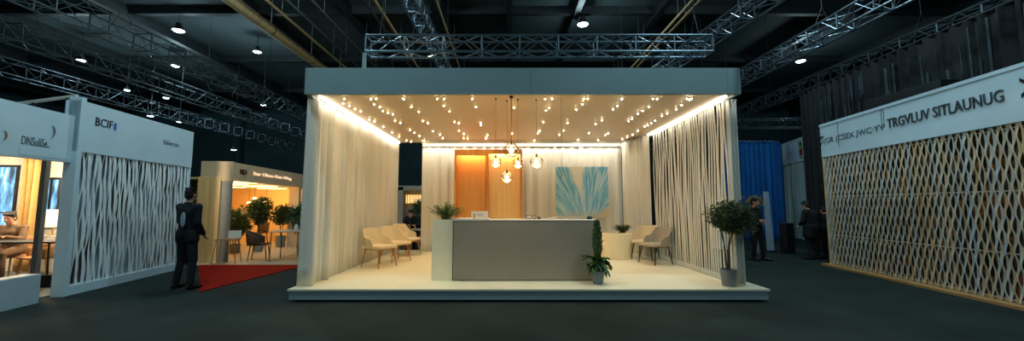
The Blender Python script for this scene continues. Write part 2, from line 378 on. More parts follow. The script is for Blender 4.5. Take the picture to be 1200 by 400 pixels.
MB().box(-2.4, 3.25, 4.64, 4.66, -.07, .03).build('added_led_lip', M['booth_white'], t)  # added lip that hides the back LED strip
MB().box(-2.4, 3.25, 4.67, 4.71, -.03, .02).build('led_strip', M['led_added'], t, label='added hidden LED strip brightening the back curtain')  # strip added to brighten the back curtain
MB().tube([(-2.55, .5, .43), (-2.55, .5, .9)], .035, 10).build('roof_post', M['booth'], t)
for x in (X0+.012, .40, X1-.22): MB().box(x, x+.004, -.034, -.03, 0, .44).build('fascia_seam', M['grey_post'], t)

def pleats(pts, z0, z1, amp, wave, step=.018, jit=.35, flare=.15, nz=10):
    pts = [V((*p, 0)) for p in pts]; rows = []; seg = []
    d0 = 0
    for a, b in zip(pts, pts[1:]):
        L = (b-a).length; n = max(2, int(L/step)); d = (b-a)/L; nn = V((-d.y, d.x, 0))
        for i in range(n+(b is pts[-1])):
            seg.append((a+d*L*i/n, nn, d0+L*i/n))
        d0 += L
    ph = random.uniform(0, 6); cols = []
    fr = [random.uniform(.7, 1.3) for _ in range(400)]
    for p, nn, s in seg:
        k = s/wave*2*pi; a = amp*(.75+.35*sin(s*2.3+ph)+jit*.5*sin(s*9.1+ph))
        o = sin(k + jit*2*sin(s*3.7+ph)); o = (abs(o)**.7)*(1 if o > 0 else -1)
        o2 = sin(k*2.17+ph)*.3
        cols.append((p, nn, a*(o+o2), a*(o*.9+sin(k*.61+ph)*.6)))
    for j in range(nz+1):
        tt = j/nz; z = z1+(z0-z1)*tt
        rows.append([p+nn*(a*(1-tt)+b*tt)*(1+flare*tt)+V((0, 0, z)) for p, nn, a, b in cols])
    return MB().grid(rows)
def curtain(name, pts, z0, z1, m, lab, amp=.045, wave=.17, cat='curtain', rail=True, group=None, **k):
    t = thing(name, lab, cat, (0, 0, 0), 0, group)
    # root at the curtain's first foot point
    px, py = pts[0]; t.location = (px, py, z0)
    q = [(x-px, y-py) for x, y in pts]
    o = pleats(q, 0, z1-z0, amp, wave, **k).build('fabric', m, t, True)
    sd = o.modifiers.new('cloth', 'SOLIDIFY'); sd.thickness = .004
    if rail:
        MB().tube([(x, y, z1-z0-.01) for x, y in q], .014, 8).build('curtain_rail', M['frame_white'], t)
    return t
curtain('pleated_curtain', [(-3.23, 6.38), (-3.2, 11.45)], ZP+.01, ZC-.02, M['curtain'], 'long cream pleated curtain closing the left side of the booth', .042, .17, jit=.7, flare=.4)
curtain('pleated_curtain', [(-2.45, 11.3), (-1.5, 11.32), (1, 11.32), (3.32, 11.3)], ZP+.01, ZC-.02, M['curtain'], 'wide cream curtain across the back of the booth behind the painting', .035, .26)
curtain('pleated_curtain', [(3.32, 11.2), (3.5, 10.5), (3.6, 9.98)], ZP+.01, ZC-.02, M['curtain'], 'short pale pleated curtain in the right rear corner of the booth', .06, .2)
curtain('pleated_curtain', [(3.75, 6.60), (3.94, 6.60)], ZP+.01, ZC-.01, M['curtain'], 'narrow gathered curtain at the right front corner of the booth', .018, .06, step=.008)
# gathered header band along the back curtain
o = pleats([(-2.45, 11.24), (3.3, 11.22)], 3.2, 3.29, .02, .06).build('curtain_valance', M['curtain'], None, True); sd = o.modifiers.new('cloth', 'SOLIDIFY'); sd.thickness = .004
tag(o, 'narrow gathered valance at the top of the back curtain', 'valance')
# right side: hanging twisted fabric strips
t = thing('strip_curtain', 'row of hanging twisted pale fabric strips on the right side of the booth', 'curtain', (3.755, 6.6, ZP))
ns = 40
for i in range(ns):
    y = .06 + 3.3*(i/(ns-1)); f = MB(); n = 30; H = ZC-ZP-.03; ph = random.uniform(0, 6); w = .025+.004*random.random()
    rows = []
    for j in range(n+1):
        z = .01+(H-.01)*j/n; k = j/n
        ang = .02+.09*sin(2*pi*z/2.3+ph*.4)+.04*sin(z*3+ph)
        cy = y+.012*sin(2*pi*z/2.1+ph)
        cx = .012*sin(z*2+ph)
        d = V((sin(ang)*.9, cos(ang), 0)); nn = V((d.y, -d.x, 0)); ww = w
        rows.append([V((cx, cy, z))+d*ww+nn*.003, V((cx, cy, z))+nn*.016, V((cx, cy, z))-d*ww+nn*.003, V((cx, cy, z))-d*ww-nn*.003, V((cx, cy, z))-nn*.010, V((cx, cy, z))+d*ww-nn*.003, V((cx, cy, z))+d*ww+nn*.003])
    f.grid(rows).build('fabric_strip', M['strip_fabric'], t, True)
MB().box(-.02, .02, 0, 3.4, ZC-ZP-.03, ZC-ZP-.005).build('header_rail', M['frame_white'], t)
MB().box(-.015, .015, 0, 3.4, 0.0, .012).build('floor_rail', M['frame_white'], t)

# wood cabinet wall
t = thing('wood_cabinet', 'tall honey oak cabinet with two lit bays behind the counter', 'cabinet', (-1.44, 10.72, ZP))
H = 2.84
MB().box(0, .05, 0, .45, 0, H).box(1.81, 1.86, 0, .45, 0, H).box(.05, 1.81, 0, .45, H-.06, H).box(.05, .86, 0, .03, H-.17, H-.06).box(.94, 1.81, 0, .03, H-.13, H-.06).box(.05, 1.81, .05, .45, 0, .1).build('carcass', M['cabwood'], t)
MB().box(.86, .94, -.02, .45, .0, H-.0).build('divider', M['cabwood'], t)
MB().box(.05, .86, .30, .34, .1, H-.06).build('back_panel', M['cabpanel'], t, label='left ribbed oak back panel')
f = MB()
for i in range(11): f.box(.06+.073*i, .075+.073*i, .275, .30, .1, H-.06)
f.build('batten', M['cabpanel'], t)
MB().box(.94, 1.81, .16, .2, .1, H-.06).build('back_panel', wood('oak_painted_glow', (250, 214, 156), (240, 196, 132), stretch=(7, 7, .3)), t, label='right plain oak back panel')  # brighter glow of this bay painted in as a paler oak
for x0, x1, y in ((.1, .82, .12), (.98, 1.77, .07)):
    b = MB().box(x0, x1, y, y+.03, H-.085, H-.06).build('led_strip', mat('cab_led_added', (255, 200, 120), emit=(1, .70, .32), es=80 if x0 > .5 else 60), t)  # strips added under the cabinet top to light the bays
# counter
t = thing('reception_counter', 'long grey-beige reception counter in the middle of the booth', 'counter', (-.93, 6.92, ZP))
MB().box(0, 2.53, 0, .72, .015, 1.03, .006).build('body', M['counter'], t)
MB().box(.1, 2.45, .04, .68, 0, .016).build('plinth', M['black'], t)
MB().box(-.005, .62, -.005, .74, 1.03, 1.068, .004).box(.62, 2.54, -.005, .74, 1.03, 1.05, .004).build('worktop', M['booth_white'], t)
# square planter left of the counter
t = thing('tall_square_planter', 'tall cream square planter box at the left end of the counter', 'planter', (-1.31, 6.95, ZP))
MB().box(0, .36, 0, .04, 0, 1.05).box(0, .36, .56, .6, 0, 1.05).box(0, .04, .04, .56, 0, 1.05).box(.32, .36, .04, .56, 0, 1.05).build('body', M['planter_white'], t)
MB().box(.04, .32, .04, .56, .1, .99).build('soil', M['soil'], t)
def grassy(name, lab, loc, n, L, spread, m, w=.02, seed=1, cat='plant'):
    random.seed(seed); f = MB()
    for i in range(n):
        a = random.uniform(0, 2*pi); r = random.uniform(0, .09); p = V((r*cos(a), r*sin(a), 0)); l = L*random.uniform(.55, 1.1)
        out = spread*random.uniform(.1, 1.0); b = a+random.uniform(-.5, .5); d = V((cos(b), sin(b), 0)); u = V((-d.y, d.x, 0)); rows = []
        for k in range(6):
            q = k/5; c = p + d*out*l*q**1.3 + V((0, 0, l*(q-.45*out*q*q))); ww = w*(1-q)**.6*(.5+q)*1.2+.0008
            rows.append([c+u*ww*.5+V((0, 0, .004)), c, c-u*ww*.5+V((0, 0, .004))])
        f.grid(rows)
        if k and random.random() < .7:
            for q in (.45, .6, .75, .9):
                c = p + d*out*l*q**1.3 + V((0, 0, l*(q-.45*out*q*q)))
                for s in (-1, 1): f.leaf(c, d*.6+u*s*.8+V((0, 0, .3)), .09, .012)
    t = thing(name, lab, cat, loc)
    f.build('foliage', m, t); MB().lathe([(.0, -.02), (.11, -.02), (.11, .012), (0, .03)], n=14).build('root_ball', M['soil'], t)
    return t
grassy('palm_plant', 'bushy narrow-leaved green plant growing from the tall square planter', (-1.12, 7.25, ZP+.99+.02), 75, .38, .95, M['leaf_grass'], .022, 3)
# round planter right
t = thing('drum_planter', 'wide cream drum planter beside the right chairs', 'planter', (2.74, 9.95, ZP))
MB().lathe([(.38, 0), (.385, .01), (.385, .62), (.375, .63), (.35, .63), (.345, .55), (0, .55)], n=40).build('body', M['planter_white'], t, True)
MB().lathe([(.344, .54), (.344, .565), (0, .58)], n=30).build('soil', M['soil'], t)
grassy('small_shrub', 'low spiky dark green plant in the cream drum planter', (2.89, 9.93, ZP+.60), 70, .24, .8, M['leaf_dark'], .02, 5)
grassy('small_shrub', 'small green plant standing behind the drum planter left edge', (2.30, 10.35, ZP+.025), 50, .55, .4, M['leaf_dark'], .03, 9)

# items on the counter
def on(name, lab, cat, x, y, z): return thing(name, lab, cat, (x, y, z))
zt = ZP+1.068; z2 = ZP+1.05
t = on('monitor', 'white-backed monitor with a small blue logo on the left counter end', 'monitor', -.5, 7.25, zt)
hs = MB().box(-.155, .155, 0, .02, .0, .125, .004).build('housing', M['paper'], t)
MB().box(-.05, .05, .03, .12, 0, .01).box(-.02, .02, .02, .05, 0, .08).build('stand', M['frame_white'], t)
text('ZIO', 'logo', M['letter_blue'], hs, -.05, .062, .11, .04, 0, .002)
t = on('card_holder', 'small upright brass card holder before the white monitor', 'card holder', -.58, 7.02, zt)
MB().box(-.013, .013, 0, .012, 0, .085, .002).build('back_plate', M['brass'], t); MB().box(-.02, .02, -.012, .03, 0, .008).build('foot', M['brass'], t)
for i, (x, w, h, l) in enumerate([(.41, .10, .072, 'left and wider of two small framed cards standing on the counter'), (.50, .05, .07, 'right and narrower of two small framed cards on the counter')]):
    t = on('framed_card', l, 'frame', x, 7.3, z2)
    MB().box(-w/2, w/2, 0, .012, 0, .01).box(-w/2, w/2, 0, .012, h-.01, h).box(-w/2, -w/2+.008, 0, .012, .01, h-.01).box(w/2-.008, w/2, 0, .012, .01, h-.01).build('frame', M['letter_dark'], t)
    MB().box(-w/2+.008, w/2-.008, .003, .01, .01, h-.01).build('card', M['paper'], t)
t = on('calculator', 'small dark device right of the framed cards on the counter', 'device', .60, 7.28, z2)
MB().box(-.035, .035, 0, .05, 0, .03, .004).box(-.03, -.005, .01, .04, .03, .045).build('body', M['letter_dark'], t); MB().box(.002, .03, -.002, .0, .006, .024).build('display', M['grey_patch'], t)
t = on('brochure_stack', 'long white fanned brochure stack on the right half of the counter', 'brochures', .72, 7.2, z2)
f = MB()
for i in range(6): f.box(.0+.03*i, .82-.01*i, .0+.01*i, .28, .006*i, .006*i+.005)
f.build('paper_sheets', M['paper'], t); MB().box(.2, .7, .02, .22, .037, .040).build('cover', mat('cream_cover', (226, 200, 160)), t)
t = on('desk_scanner', 'small black square device on the right end of the counter', 'device', 1.5, 7.15, z2)
MB().box(-.04, .04, 0, .08, .0, .05, .006).build('body', M['black'], t); MB().box(-.03, .03, -.003, 0, .012, .04).build('screen', mat('dark_teal_screen', (30, 74, 84), .2), t)

# painting on back curtain
t = thing('painting', 'large unframed abstract blue and white painting hung on the back curtain', 'painting', (1.38, 11.05, 1.17))
MB().box(0, 1.48, 0, .03, 0, 1.42).build('canvas_edge', M['paper'], t)
pm = bpy.data.materials.new('abstract_blue_paint'); pm.use_nodes = True
N = pm.node_tree.nodes; L = pm.node_tree.links; b = N['Principled BSDF']; b.inputs['Roughness'].default_value = .4
tc = N.new('ShaderNodeTexCoord'); sp = N.new('ShaderNodeSeparateXYZ'); L.new(tc.outputs['Object'], sp.inputs[0])
def mth(op, a, b_=None, c=None, cl=False):
    n = N.new('ShaderNodeMath'); n.operation = op; n.use_clamp = cl
    for i, q in enumerate((a, b_, c)):
        if q is None: continue
        if isinstance(q, (int, float)): n.inputs[i].default_value = q
        else: L.new(q, n.inputs[i])
    return n.outputs[0]
x = mth('DIVIDE', sp.outputs[0], 1.48); z = mth('DIVIDE', sp.outputs[2], 1.42)
# coordinates fanned about the bottom middle
dx = mth('SUBTRACT', x, .56); dz = mth('ADD', z, .35); ang = mth('DIVIDE', dx, dz)
cb = N.new('ShaderNodeCombineXYZ'); L.new(mth('MULTIPLY', ang, 30), cb.inputs[0]); L.new(mth('MULTIPLY', z, 1.6), cb.inputs[1])
nz = N.new('ShaderNodeTexNoise'); nz.inputs['Scale'].default_value = 1.4; nz.inputs['Detail'].default_value = 7; nz.inputs['Distortion'].default_value = .7; L.new(cb.outputs[0], nz.inputs[0])
cb2 = N.new('ShaderNodeCombineXYZ'); L.new(x, cb2.inputs[0]); L.new(z, cb2.inputs[1])
nb = N.new('ShaderNodeTexNoise'); nb.inputs['Scale'].default_value = 3.2; nb.inputs['Detail'].default_value = 4; L.new(cb2.outputs[0], nb.inputs[0])
r = N.new('ShaderNodeValToRGB'); cr = r.color_ramp
cr.elements[0].position = .34; cr.elements[0].color = (*lin((64, 156, 206)), 1); cr.elements[1].position = .66; cr.elements[1].color = (*lin((214, 232, 236)), 1)
e = cr.elements.new(.5); e.color = (*lin((130, 196, 226)), 1); L.new(nz.outputs[0], r.inputs[0])
# white stream: from the top centre-left falling to the bottom centre-right
cx = mth('MULTIPLY_ADD', z, -.20, .57); ds = mth('ABSOLUTE', mth('SUBTRACT', x, cx))
wd = mth('MULTIPLY_ADD', mth('POWER', z, 2.0), .17, .035)
nd = mth('MULTIPLY_ADD', nb.outputs[0], .22, -.11)
wf = mth('MULTIPLY', mth('SUBTRACT', mth('ADD', wd, nd), ds), 11, cl=True)
mx = N.new('ShaderNodeMix'); mx.data_type = 'RGBA'; L.new(wf, mx.inputs[0]); L.new(r.outputs[0], mx.inputs[6]); mx.inputs[7].default_value = (*lin((236, 234, 224)), 1)
# sandy corner bottom right and speckled foot
sf = mth('MULTIPLY', mth('SUBTRACT', mth('SUBTRACT', mth('MULTIPLY_ADD', x, .95, -.68), z), mth('MULTIPLY_ADD', nb.outputs[0], .1, -.05)), 14, cl=True)
mx2 = N.new('ShaderNodeMix'); mx2.data_type = 'RGBA'; L.new(sf, mx2.inputs[0]); L.new(mx.outputs[2], mx2.inputs[6]); mx2.inputs[7].default_value = (*lin((226, 206, 180)), 1)
n3 = N.new('ShaderNodeTexNoise'); n3.inputs['Scale'].default_value = 34; L.new(cb2.outputs[0], n3.inputs[0])
ff = mth('MULTIPLY', mth('MULTIPLY', mth('SUBTRACT', .17, z), 7, cl=True), mth('MULTIPLY', mth('SUBTRACT', n3.outputs[0], .47), 12, cl=True))
mx3 = N.new('ShaderNodeMix'); mx3.data_type = 'RGBA'; L.new(ff, mx3.inputs[0]); L.new(mx2.outputs[2], mx3.inputs[6]); mx3.inputs[7].default_value = (*lin((200, 186, 168)), 1)
L.new(mx3.outputs[2], b.inputs['Base Color'])
MB().box(0, 1.48, -.004, 0, 0, 1.42).build('painted_canvas', pm, t)
for x in (.05, 1.43): MB().tube([(x, -.012, 1.385), (x, .0, 1.385)], .014, 10).tube([(x, .01, 1.385), (x, .01, ZC+.015-1.17)], .0012, 5).build('hanging_clip', M['frame_white'], t)

# ceiling spotlights
spots = [(-2.77, 6.46), (-2.32, 6.46), (-2.33, 6.6), (-2.23, 6.46), (-1.77, 6.46), (-1.76, 6.58), (-1.19, 6.46), (-1.07, 6.46), (-0.59, 6.46), (-2.91, 6.86), (-2.87, 7.03), (-2.87, 7.28), (-2.83, 7.47), (-2.39, 6.93), (-2.35, 7.13), (-2.39, 7.44), (-2.34, 7.58), (-2.28, 7.72), (-1.77, 7.13), (-1.71, 7.5), (-1.15, 7.03), (-1.11, 7.47), (-0.57, 7.12), (0.11, 7.17), (-2.92, 8.2), (-2.87, 8.39), (-2.86, 8.95), (-2.4, 8.29), (-2.35, 8.53), (-1.81, 8.33), (-1.75, 8.57), (-1.14, 8.43), (-1.07, 8.59), (-0.58, 8.53), (-0.59, 8.78), (-2.86, 9.66), (-2.85, 10.26), (-2.34, 9.36), (-2.32, 9.71), (-2.3, 10.2), (-1.81, 9.49), (-1.72, 9.98), (-1.17, 9.46), (-1.1, 9.87), (-0.5, 10.01), (0.16, 9.84), (-2.82, 10.9), (-2.73, 11.08), (-2.32, 10.85), (-2.25, 11.1), (-1.73, 10.5), (-1.65, 11.0), (-1.17, 10.5), (-1.07, 10.62), (-0.55, 10.4), (-0.57, 10.6), (0.65, 6.46), (0.77, 6.46), (1.31, 6.46), (1.38, 6.46), (1.96, 6.46), (1.97, 6.6), (2.49, 6.46), (2.57, 6.58), (3.07, 6.46), (3.15, 6.46), (3.13, 6.6), (0.75, 7.38), (0.79, 7.19), (1.32, 7.31), (1.36, 6.94), (2.01, 7.31), (2.02, 7.04), (2.6, 7.66), (2.61, 7.41), (2.62, 7.11), (3.15, 7.85), (3.17, 7.63), (3.21, 7.31), (3.16, 6.97), (0.8, 8.46), (1.34, 8.54), (1.99, 8.67), (2.03, 8.26), (2.63, 8.34), (2.63, 8.14), (3.18, 8.93), (3.19, 8.78), (3.2, 8.58), (3.18, 8.3), (0.78, 9.75), (0.8, 9.46), (1.35, 10.0), (1.38, 9.41), (2.06, 9.75), (2.55, 10.03), (2.56, 9.81), (3.16, 10.63), (3.2, 10.32), (3.24, 10.0), (3.19, 9.44), (0.77, 10.85), (0.7, 11.05), (1.32, 11.0), (1.98, 10.8), (2.0, 11.05), (2.54, 10.8), (2.51, 11.05), (3.01, 11.0)]
cols = [-2.85, -2.34, -1.76, -1.13, -.57, .13, .76, 1.35, 2.0, 2.57, 3.16]
def spot_mesh(mname):
    f = MB(); f.lathe([(.020, .0), (.022, -.012), (.018, -.022), (.012, -.022)], n=12); f.m = 1
    f.lathe([(.012, -.018), (.012, -.030), (.007, -.037), (.001, -.039)], n=12); f.m = 0
    me = f.build('ceiling_spotlight', [M['grill'], M[mname]], None, True); d = me.data; bpy.data.objects.remove(me); return d
sm = {'bulb': spot_mesh('bulb'), 'bulbw': spot_mesh('bulbw')}
lw = {}
for k, c in (('bulb', WARM), ('bulbw', WHITE)):
    l = bpy.data.lights.new('spot_light', 'SPOT'); l.color = c; l.energy = SPOT_W*1.6; l.shadow_soft_size = .02; l.spot_size = radians(112); l.spot_blend = 1.0; lw[k] = l
bycol = {i: [] for i in range(len(cols))}
for p in spots: bycol[min(range(len(cols)), key=lambda i: abs(cols[i]-p[0]))].append(p)
for i, ps in bycol.items():
    ps.sort(key=lambda p: p[1])
    side = '%s row from the left curtain' % ORD[i] if i < 6 else '%s row from the right strip curtain' % ORD[10-i]
    for j, (x, y) in enumerate(ps):
        k = 'bulbw' if x > 1.7 else 'bulb'
        y = max(y, 6.56)
        if j and abs(y-ps[j-1][1]) < .05 and abs(x-ps[j-1][0]) < .05: x += .08
        if abs(x) < .2: x = .13
        o = bpy.data.objects.new('ceiling_spotlight', sm[k]); C.objects.link(o); o.location = (x, y, ZC+.02)
        tag(o, 'lit ceiling spotlight, %s from the front in the %s' % (ORD[j], side), 'spotlight', 'booth ceiling spotlights')
        q = bpy.data.objects.new('spot_light', lw[k]); C.objects.link(q); q.parent = o; q.location = (0, 0, -.055)

# pendants
gm = bpy.data.materials.new('clear_rippled_glass'); gm.use_nodes = True
N = gm.node_tree.nodes; L = gm.node_tree.links; N.remove(N['Principled BSDF'])
tr = N.new('ShaderNodeBsdfTransparent'); tr.inputs[0].default_value = (1, .99, .97, 1); gl = N.new('ShaderNodeBsdfGlossy'); gl.inputs['Roughness'].default_value = .06; gl.inputs[0].default_value = (1, .92, .8, 1)
fr = N.new('ShaderNodeFresnel'); fr.inputs[0].default_value = 1.25
nz = N.new('ShaderNodeTexNoise'); nz.inputs['Scale'].default_value = 22; bp = N.new('ShaderNodeBump'); bp.inputs['Strength'].default_value = .8; bp.inputs['Distance'].default_value = .02
tc = N.new('ShaderNodeTexCoord'); L.new(tc.outputs['Object'], nz.inputs[0]); L.new(nz.outputs[0], bp.inputs['Height']); L.new(bp.outputs[0], gl.inputs['Normal']); L.new(bp.outputs[0], fr.inputs['Normal'])
mx = N.new('ShaderNodeMixShader'); L.new(fr.outputs[0], mx.inputs[0]); L.new(tr.outputs[0], mx.inputs[1]); L.new(gl.outputs[0], mx.inputs[2]); L.new(mx.outputs[0], N['Material Output'].inputs[0])
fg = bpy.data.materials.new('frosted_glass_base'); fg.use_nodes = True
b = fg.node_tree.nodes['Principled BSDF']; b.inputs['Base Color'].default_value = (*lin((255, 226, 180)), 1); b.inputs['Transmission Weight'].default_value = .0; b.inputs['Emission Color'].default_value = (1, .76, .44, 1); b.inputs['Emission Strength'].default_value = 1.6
def pendant(x, y, z, r, lab, shape='globe'):
    t = thing('pendant_lamp', lab, 'pendant lamp', (x, y, z), 0, 'glass pendant lamps above the counter')
    MB().tube([(0, 0, r+.02), (0, 0, ZC+.02-z)], .006 if r > .12 else .0018, 6).build('cord', M['cord'], t)
    MB().lathe([(.03 if r > .12 else .012, ZC-z-.01), (.035 if r > .12 else .014, ZC+.02-z)], n=14).build('ceiling_rose', M['cord'], t)
    if shape == 'globe': prof = [(max(.001, r*cos(a)), r*sin(a)) for a in [(-pi/2 + pi*i/16*1.0) for i in range(16)]] + [(.02, r*.99)]
    else: prof = [(.001, -r), (r*.8, -r*.98), (r, -r*.85), (r, r*.5), (r*.75, r*.85), (.02, r)]
    MB().lathe(prof, n=28).build('glass_shade', gm, t, True)
    MB().lathe([(.016, r+.02), (.018, r-.03), (.014, r-.05)], n=12).build('socket', M['cord'], t)
    br = r*.30; bz = -r*.05
    MB().ell((0, 0, bz), (br, br, br*1.2)).tube([(0, 0, bz+br), (0, 0, r-.04)], .008).build('bulb', M['filament'], t, True)
    if lab.find('topmost') < 0:
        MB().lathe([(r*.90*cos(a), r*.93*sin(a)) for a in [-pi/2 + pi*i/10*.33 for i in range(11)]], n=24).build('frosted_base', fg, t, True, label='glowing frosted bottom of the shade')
    plight('pendant_light', t, (0, 0, -r-.04), WARM, 2.2, .05)
pendant(.075, 6.5, 2.42, .128, 'topmost and largest clear glass globe pendant, hung on a dark cord')
pendant(-.19, 6.62, 2.24, .098, 'leftmost glass globe pendant')
pendant(.19, 6.66, 2.22, .088, 'short cylindrical glass pendant right below the largest globe', 'cyl')
pendant(.51, 6.7, 2.25, .112, 'rightmost glass globe pendant')
pendant(0.0, 6.75, 1.99, .10, 'lowest glass globe pendant over the counter middle')
t = thing('clear_glass_drop', 'thin cord with a tiny clear drop hanging in front of the painting', 'cord', (.93, 6.6, 2.0))
MB().tube([(0, 0, 0), (0, 0, ZC+.02-2.0)], .0022, 6).build('wire', M['cord'], t); MB().ell((0, 0, -.02), (.03, .03, .035)).build('glass_drop', gm, t, True)

# ------------------------------------------------------------------ chairs
def shell_chair(lab, loc, rz, m, ml, group):
    t = thing('shell_armchair', lab, 'armchair', loc, rz, group)   # faces local -Y
    rows = []; th = .03; n = 26
    def outline(u, k):   # u -1..1 around the U
        a = u*pi*.60
        sx_ = (abs(sin(a))**.7)*(1 if sin(a) > 0 else -1); cy_ = (abs(cos(a))**.7)*(1 if cos(a) > 0 else -1)
        return V((.27*sx_*(1+.08*k), .02+.22*cy_+(.02+.10*k)*max(0, cos(a)), 0))
    def hgt(u):
        k = min(1, max(0, (abs(u)-.36)/.42)); k = k*k*(3-2*k); e = max(0, (abs(u)-.8)/.2)
        return .81-.20*k-.10*e*e
    for layer in (0, 1):
        for j in range(6):
            k = j/5; row = []
            kk = k if layer == 0 else 1-k
            for i in range(n+1):
                u = -1+2*i/n; top = hgt(u); z = .40+(top-.40)*kk; p = outline(u, kk)
                if layer == 1: p = p*(1-.10); p.y += .0
                p.z = z; row.append(p)
            rows.append(row)
    rows.append(rows[0])
    f = MB().grid(rows)
    e0 = [r[0] for r in rows[:-1]]; e1 = [r[-1] for r in rows[:-1]]
    f.add(e0, [tuple(range(len(e0)))]); f.add(e1, [tuple(range(len(e1)))[::-1]])
    f.build('backrest', m, t, True)
    MB().box(-.255, .255, -.27, .26, .39, .46, .028).build('seat', m, t, True)
    MB().box(-.22, .22, -.22, .22, .372, .392).build('seat_frame', ml, t)
    for sx in (-1, 1):
        for sy in (-1, 1):
            MB().tube([(sx*.26, sy*.25, 0), (sx*.2, sy*.19, .385)], [.011, .019], 8).build('leg', ml, t, True)
    return t
A = 'beige shell armchairs at the left of the booth'; B = 'taupe shell armchairs at the right of the booth'
shell_chair('nearest beige armchair with wooden legs against the left curtain', (-2.72, 8.5, ZP), radians(62), M['seatbeige'], M['legwood'], A)
shell_chair('second beige armchair, just behind and right of the nearest left one', (-2.62, 9.35, ZP), radians(50), M['seatbeige'], M['legwood'], A)
shell_chair('farthest beige armchair beside the gap in the booth back', (-2.62, 10.45, ZP), radians(65), M['seatbeige'], M['legwood'], A)
shell_chair('nearer taupe armchair with its back to the right strip curtain', (3.33, 8.95, ZP), radians(-68), M['seatgrey'], M['darkwood'], B)
shell_chair('pale armchair between the drum planter and the nearer taupe armchair', (3.38, 9.72, ZP), radians(-40), M['seatbeige'], M['darkwood'], B)

# ------------------------------------------------------------------ plants in pots
def tree(name, lab, loc, h, cr, cz, n, m, potr=.13, poth=.24, trunks=3, leafL=.05, potm='pot', seed=1, sq=1.0, group=None):
    random.seed(seed); t = thing(name, lab, 'potted tree', loc, 0, group)
    if potr:
        pt = MB().lathe([(potr*.78, 0), (potr*.82, .01), (potr, poth), (potr*.9, poth), (potr*.88, poth-.03), (0, poth-.03)], n=28).build('pot', M[potm], t, True)
        MB().lathe([(potr*.87, poth-.04), (potr*.87, poth-.022), (0, poth-.015)], n=20).build('soil', M['soil'], pt)
    f = MB(); tips = []
    z0 = poth-.03 if potr else 0
    for k in range(trunks):
        a = 2*pi*k/trunks+.5; b0 = V((.02*cos(a), .02*sin(a), z0)); zt_ = cz-cr*.3*sq
        p1 = V((.05*cos(a)+random.uniform(-.02, .02), .05*sin(a), (z0+zt_)/2)); p2 = V((.1*cr/.38*cos(a), .1*cr/.38*sin(a), zt_))
        f.tube([b0, p1, p2], [.012, .010, .008], 7)
        for q in range(7):
            th = random.uniform(0, 2*pi); ph = random.uniform(-.3, 1.3); R = cr*random.uniform(.5, .85)
            e = V((R*cos(th)*cos(ph), R*sin(th)*cos(ph), cz+R*sin(ph)*sq)); f.tube([p2, (p2+e)/2+V((0, 0, .04)), e], [.007, .005, .002], 5); tips.append(e)
    f.build('trunk', M['bark'], t, True)
    g = MB(); blobs = [(V((random.uniform(-1, 1), random.uniform(-1, 1), random.uniform(-1, 1)*sq)).normalized()*cr*random.uniform(.25, .62), cr*random.uniform(.32, .52)) for _ in range(22)]
    for i in range(n):
        c, r = random.choice(blobs); d = V((random.gauss(0, 1), random.gauss(0, 1), random.gauss(0, 1))).normalized()
        p = c+d*r*random.uniform(.45, 1); p.z *= sq
        g.leaf(p+V((0, 0, cz)), d+V((0, 0, random.uniform(-.5, .3))), leafL*random.uniform(.7, 1.2), leafL*.42)
    g.build('foliage', m, t)
    return t
tree('potted_tree', 'small round-crowned tree in a grey pot at the right front of the platform', (3.6, 6.50, ZP), 1.4, .47, 1.09, 7500, M['leaf_dark'], .125, .27, 4, .05, seed=4, sq=.72)
# leafy plant before the counter
t = thing('potted_leaf_plant', 'leafy plant with one tall pointed spire in a grey pot before the counter', 'potted plant', (1.52, 6.68, ZP)); random.seed(12)
MB().lathe([(.078, 0), (.082, .006), (.118, .215), (.106, .215), (.1, .19), (0, .19)], n=8).build('pot', M['pot'], t)
MB().lathe([(.1, .185), (.1, .2), (0, .205)], n=8).build('soil', M['soil'], t)
def bigleaf(f, p, d, L, w, droop):
    p = V(p); d = V(d).normalized(); u = d.cross(V((0, 0, 1)))
    u = u.normalized() if u.length > .01 else V((1, 0, 0)); nn = u.cross(d); rows = []
    for k in range(8):
        q = k/7; c = p+d*L*q-V((0, 0, droop*q*q)); ww = w*sin(pi*min(1, q*.92+.06))**.8*(1-.35*q)
        rows.append([c+u*ww*s*.5+nn*abs(s)*w*.18 + V((0, 0, .006*sin(k*3+s*2))) for s in (-1, -.5, 0, .5, 1)])
    f.grid(rows)
f = MB()
for i in range(34):
    a = 2*pi*i/34*5.3+random.uniform(-.3, .3); el = random.uniform(-.1, .6); L = random.uniform(.17, .25)
    bigleaf(f, (.03*cos(a), .03*sin(a), .22+random.uniform(0, .19)), (cos(a)*cos(el), sin(a)*cos(el), sin(el)), L, random.uniform(.15, .2), random.uniform(.06, .22))
f.build('lower_leaves', M['leaf'], t, True)
f = MB()
for i in range(46):
    k = i/45; z = .36+.54*k; a = i*2.4; r = .055*sin(pi*min(1, k*.8+.2))
    bigleaf(f, (r*.5*cos(a), r*.5*sin(a), z), (cos(a)*.35, sin(a)*.35, 1), .23-.06*k, .13, .0)
f.build('spire_leaves', M['leaf_dark'], t, True)
MB().tube([(0, 0, .19), (.01, 0, .5), (0, 0, .95)], [.012, .01, .004], 7).tube([(0, 0, .3), (.12, -.02, .36), (.2, 0, .28)], [.004, .004, .002], 6).build('stem', M['bark'], t, True)

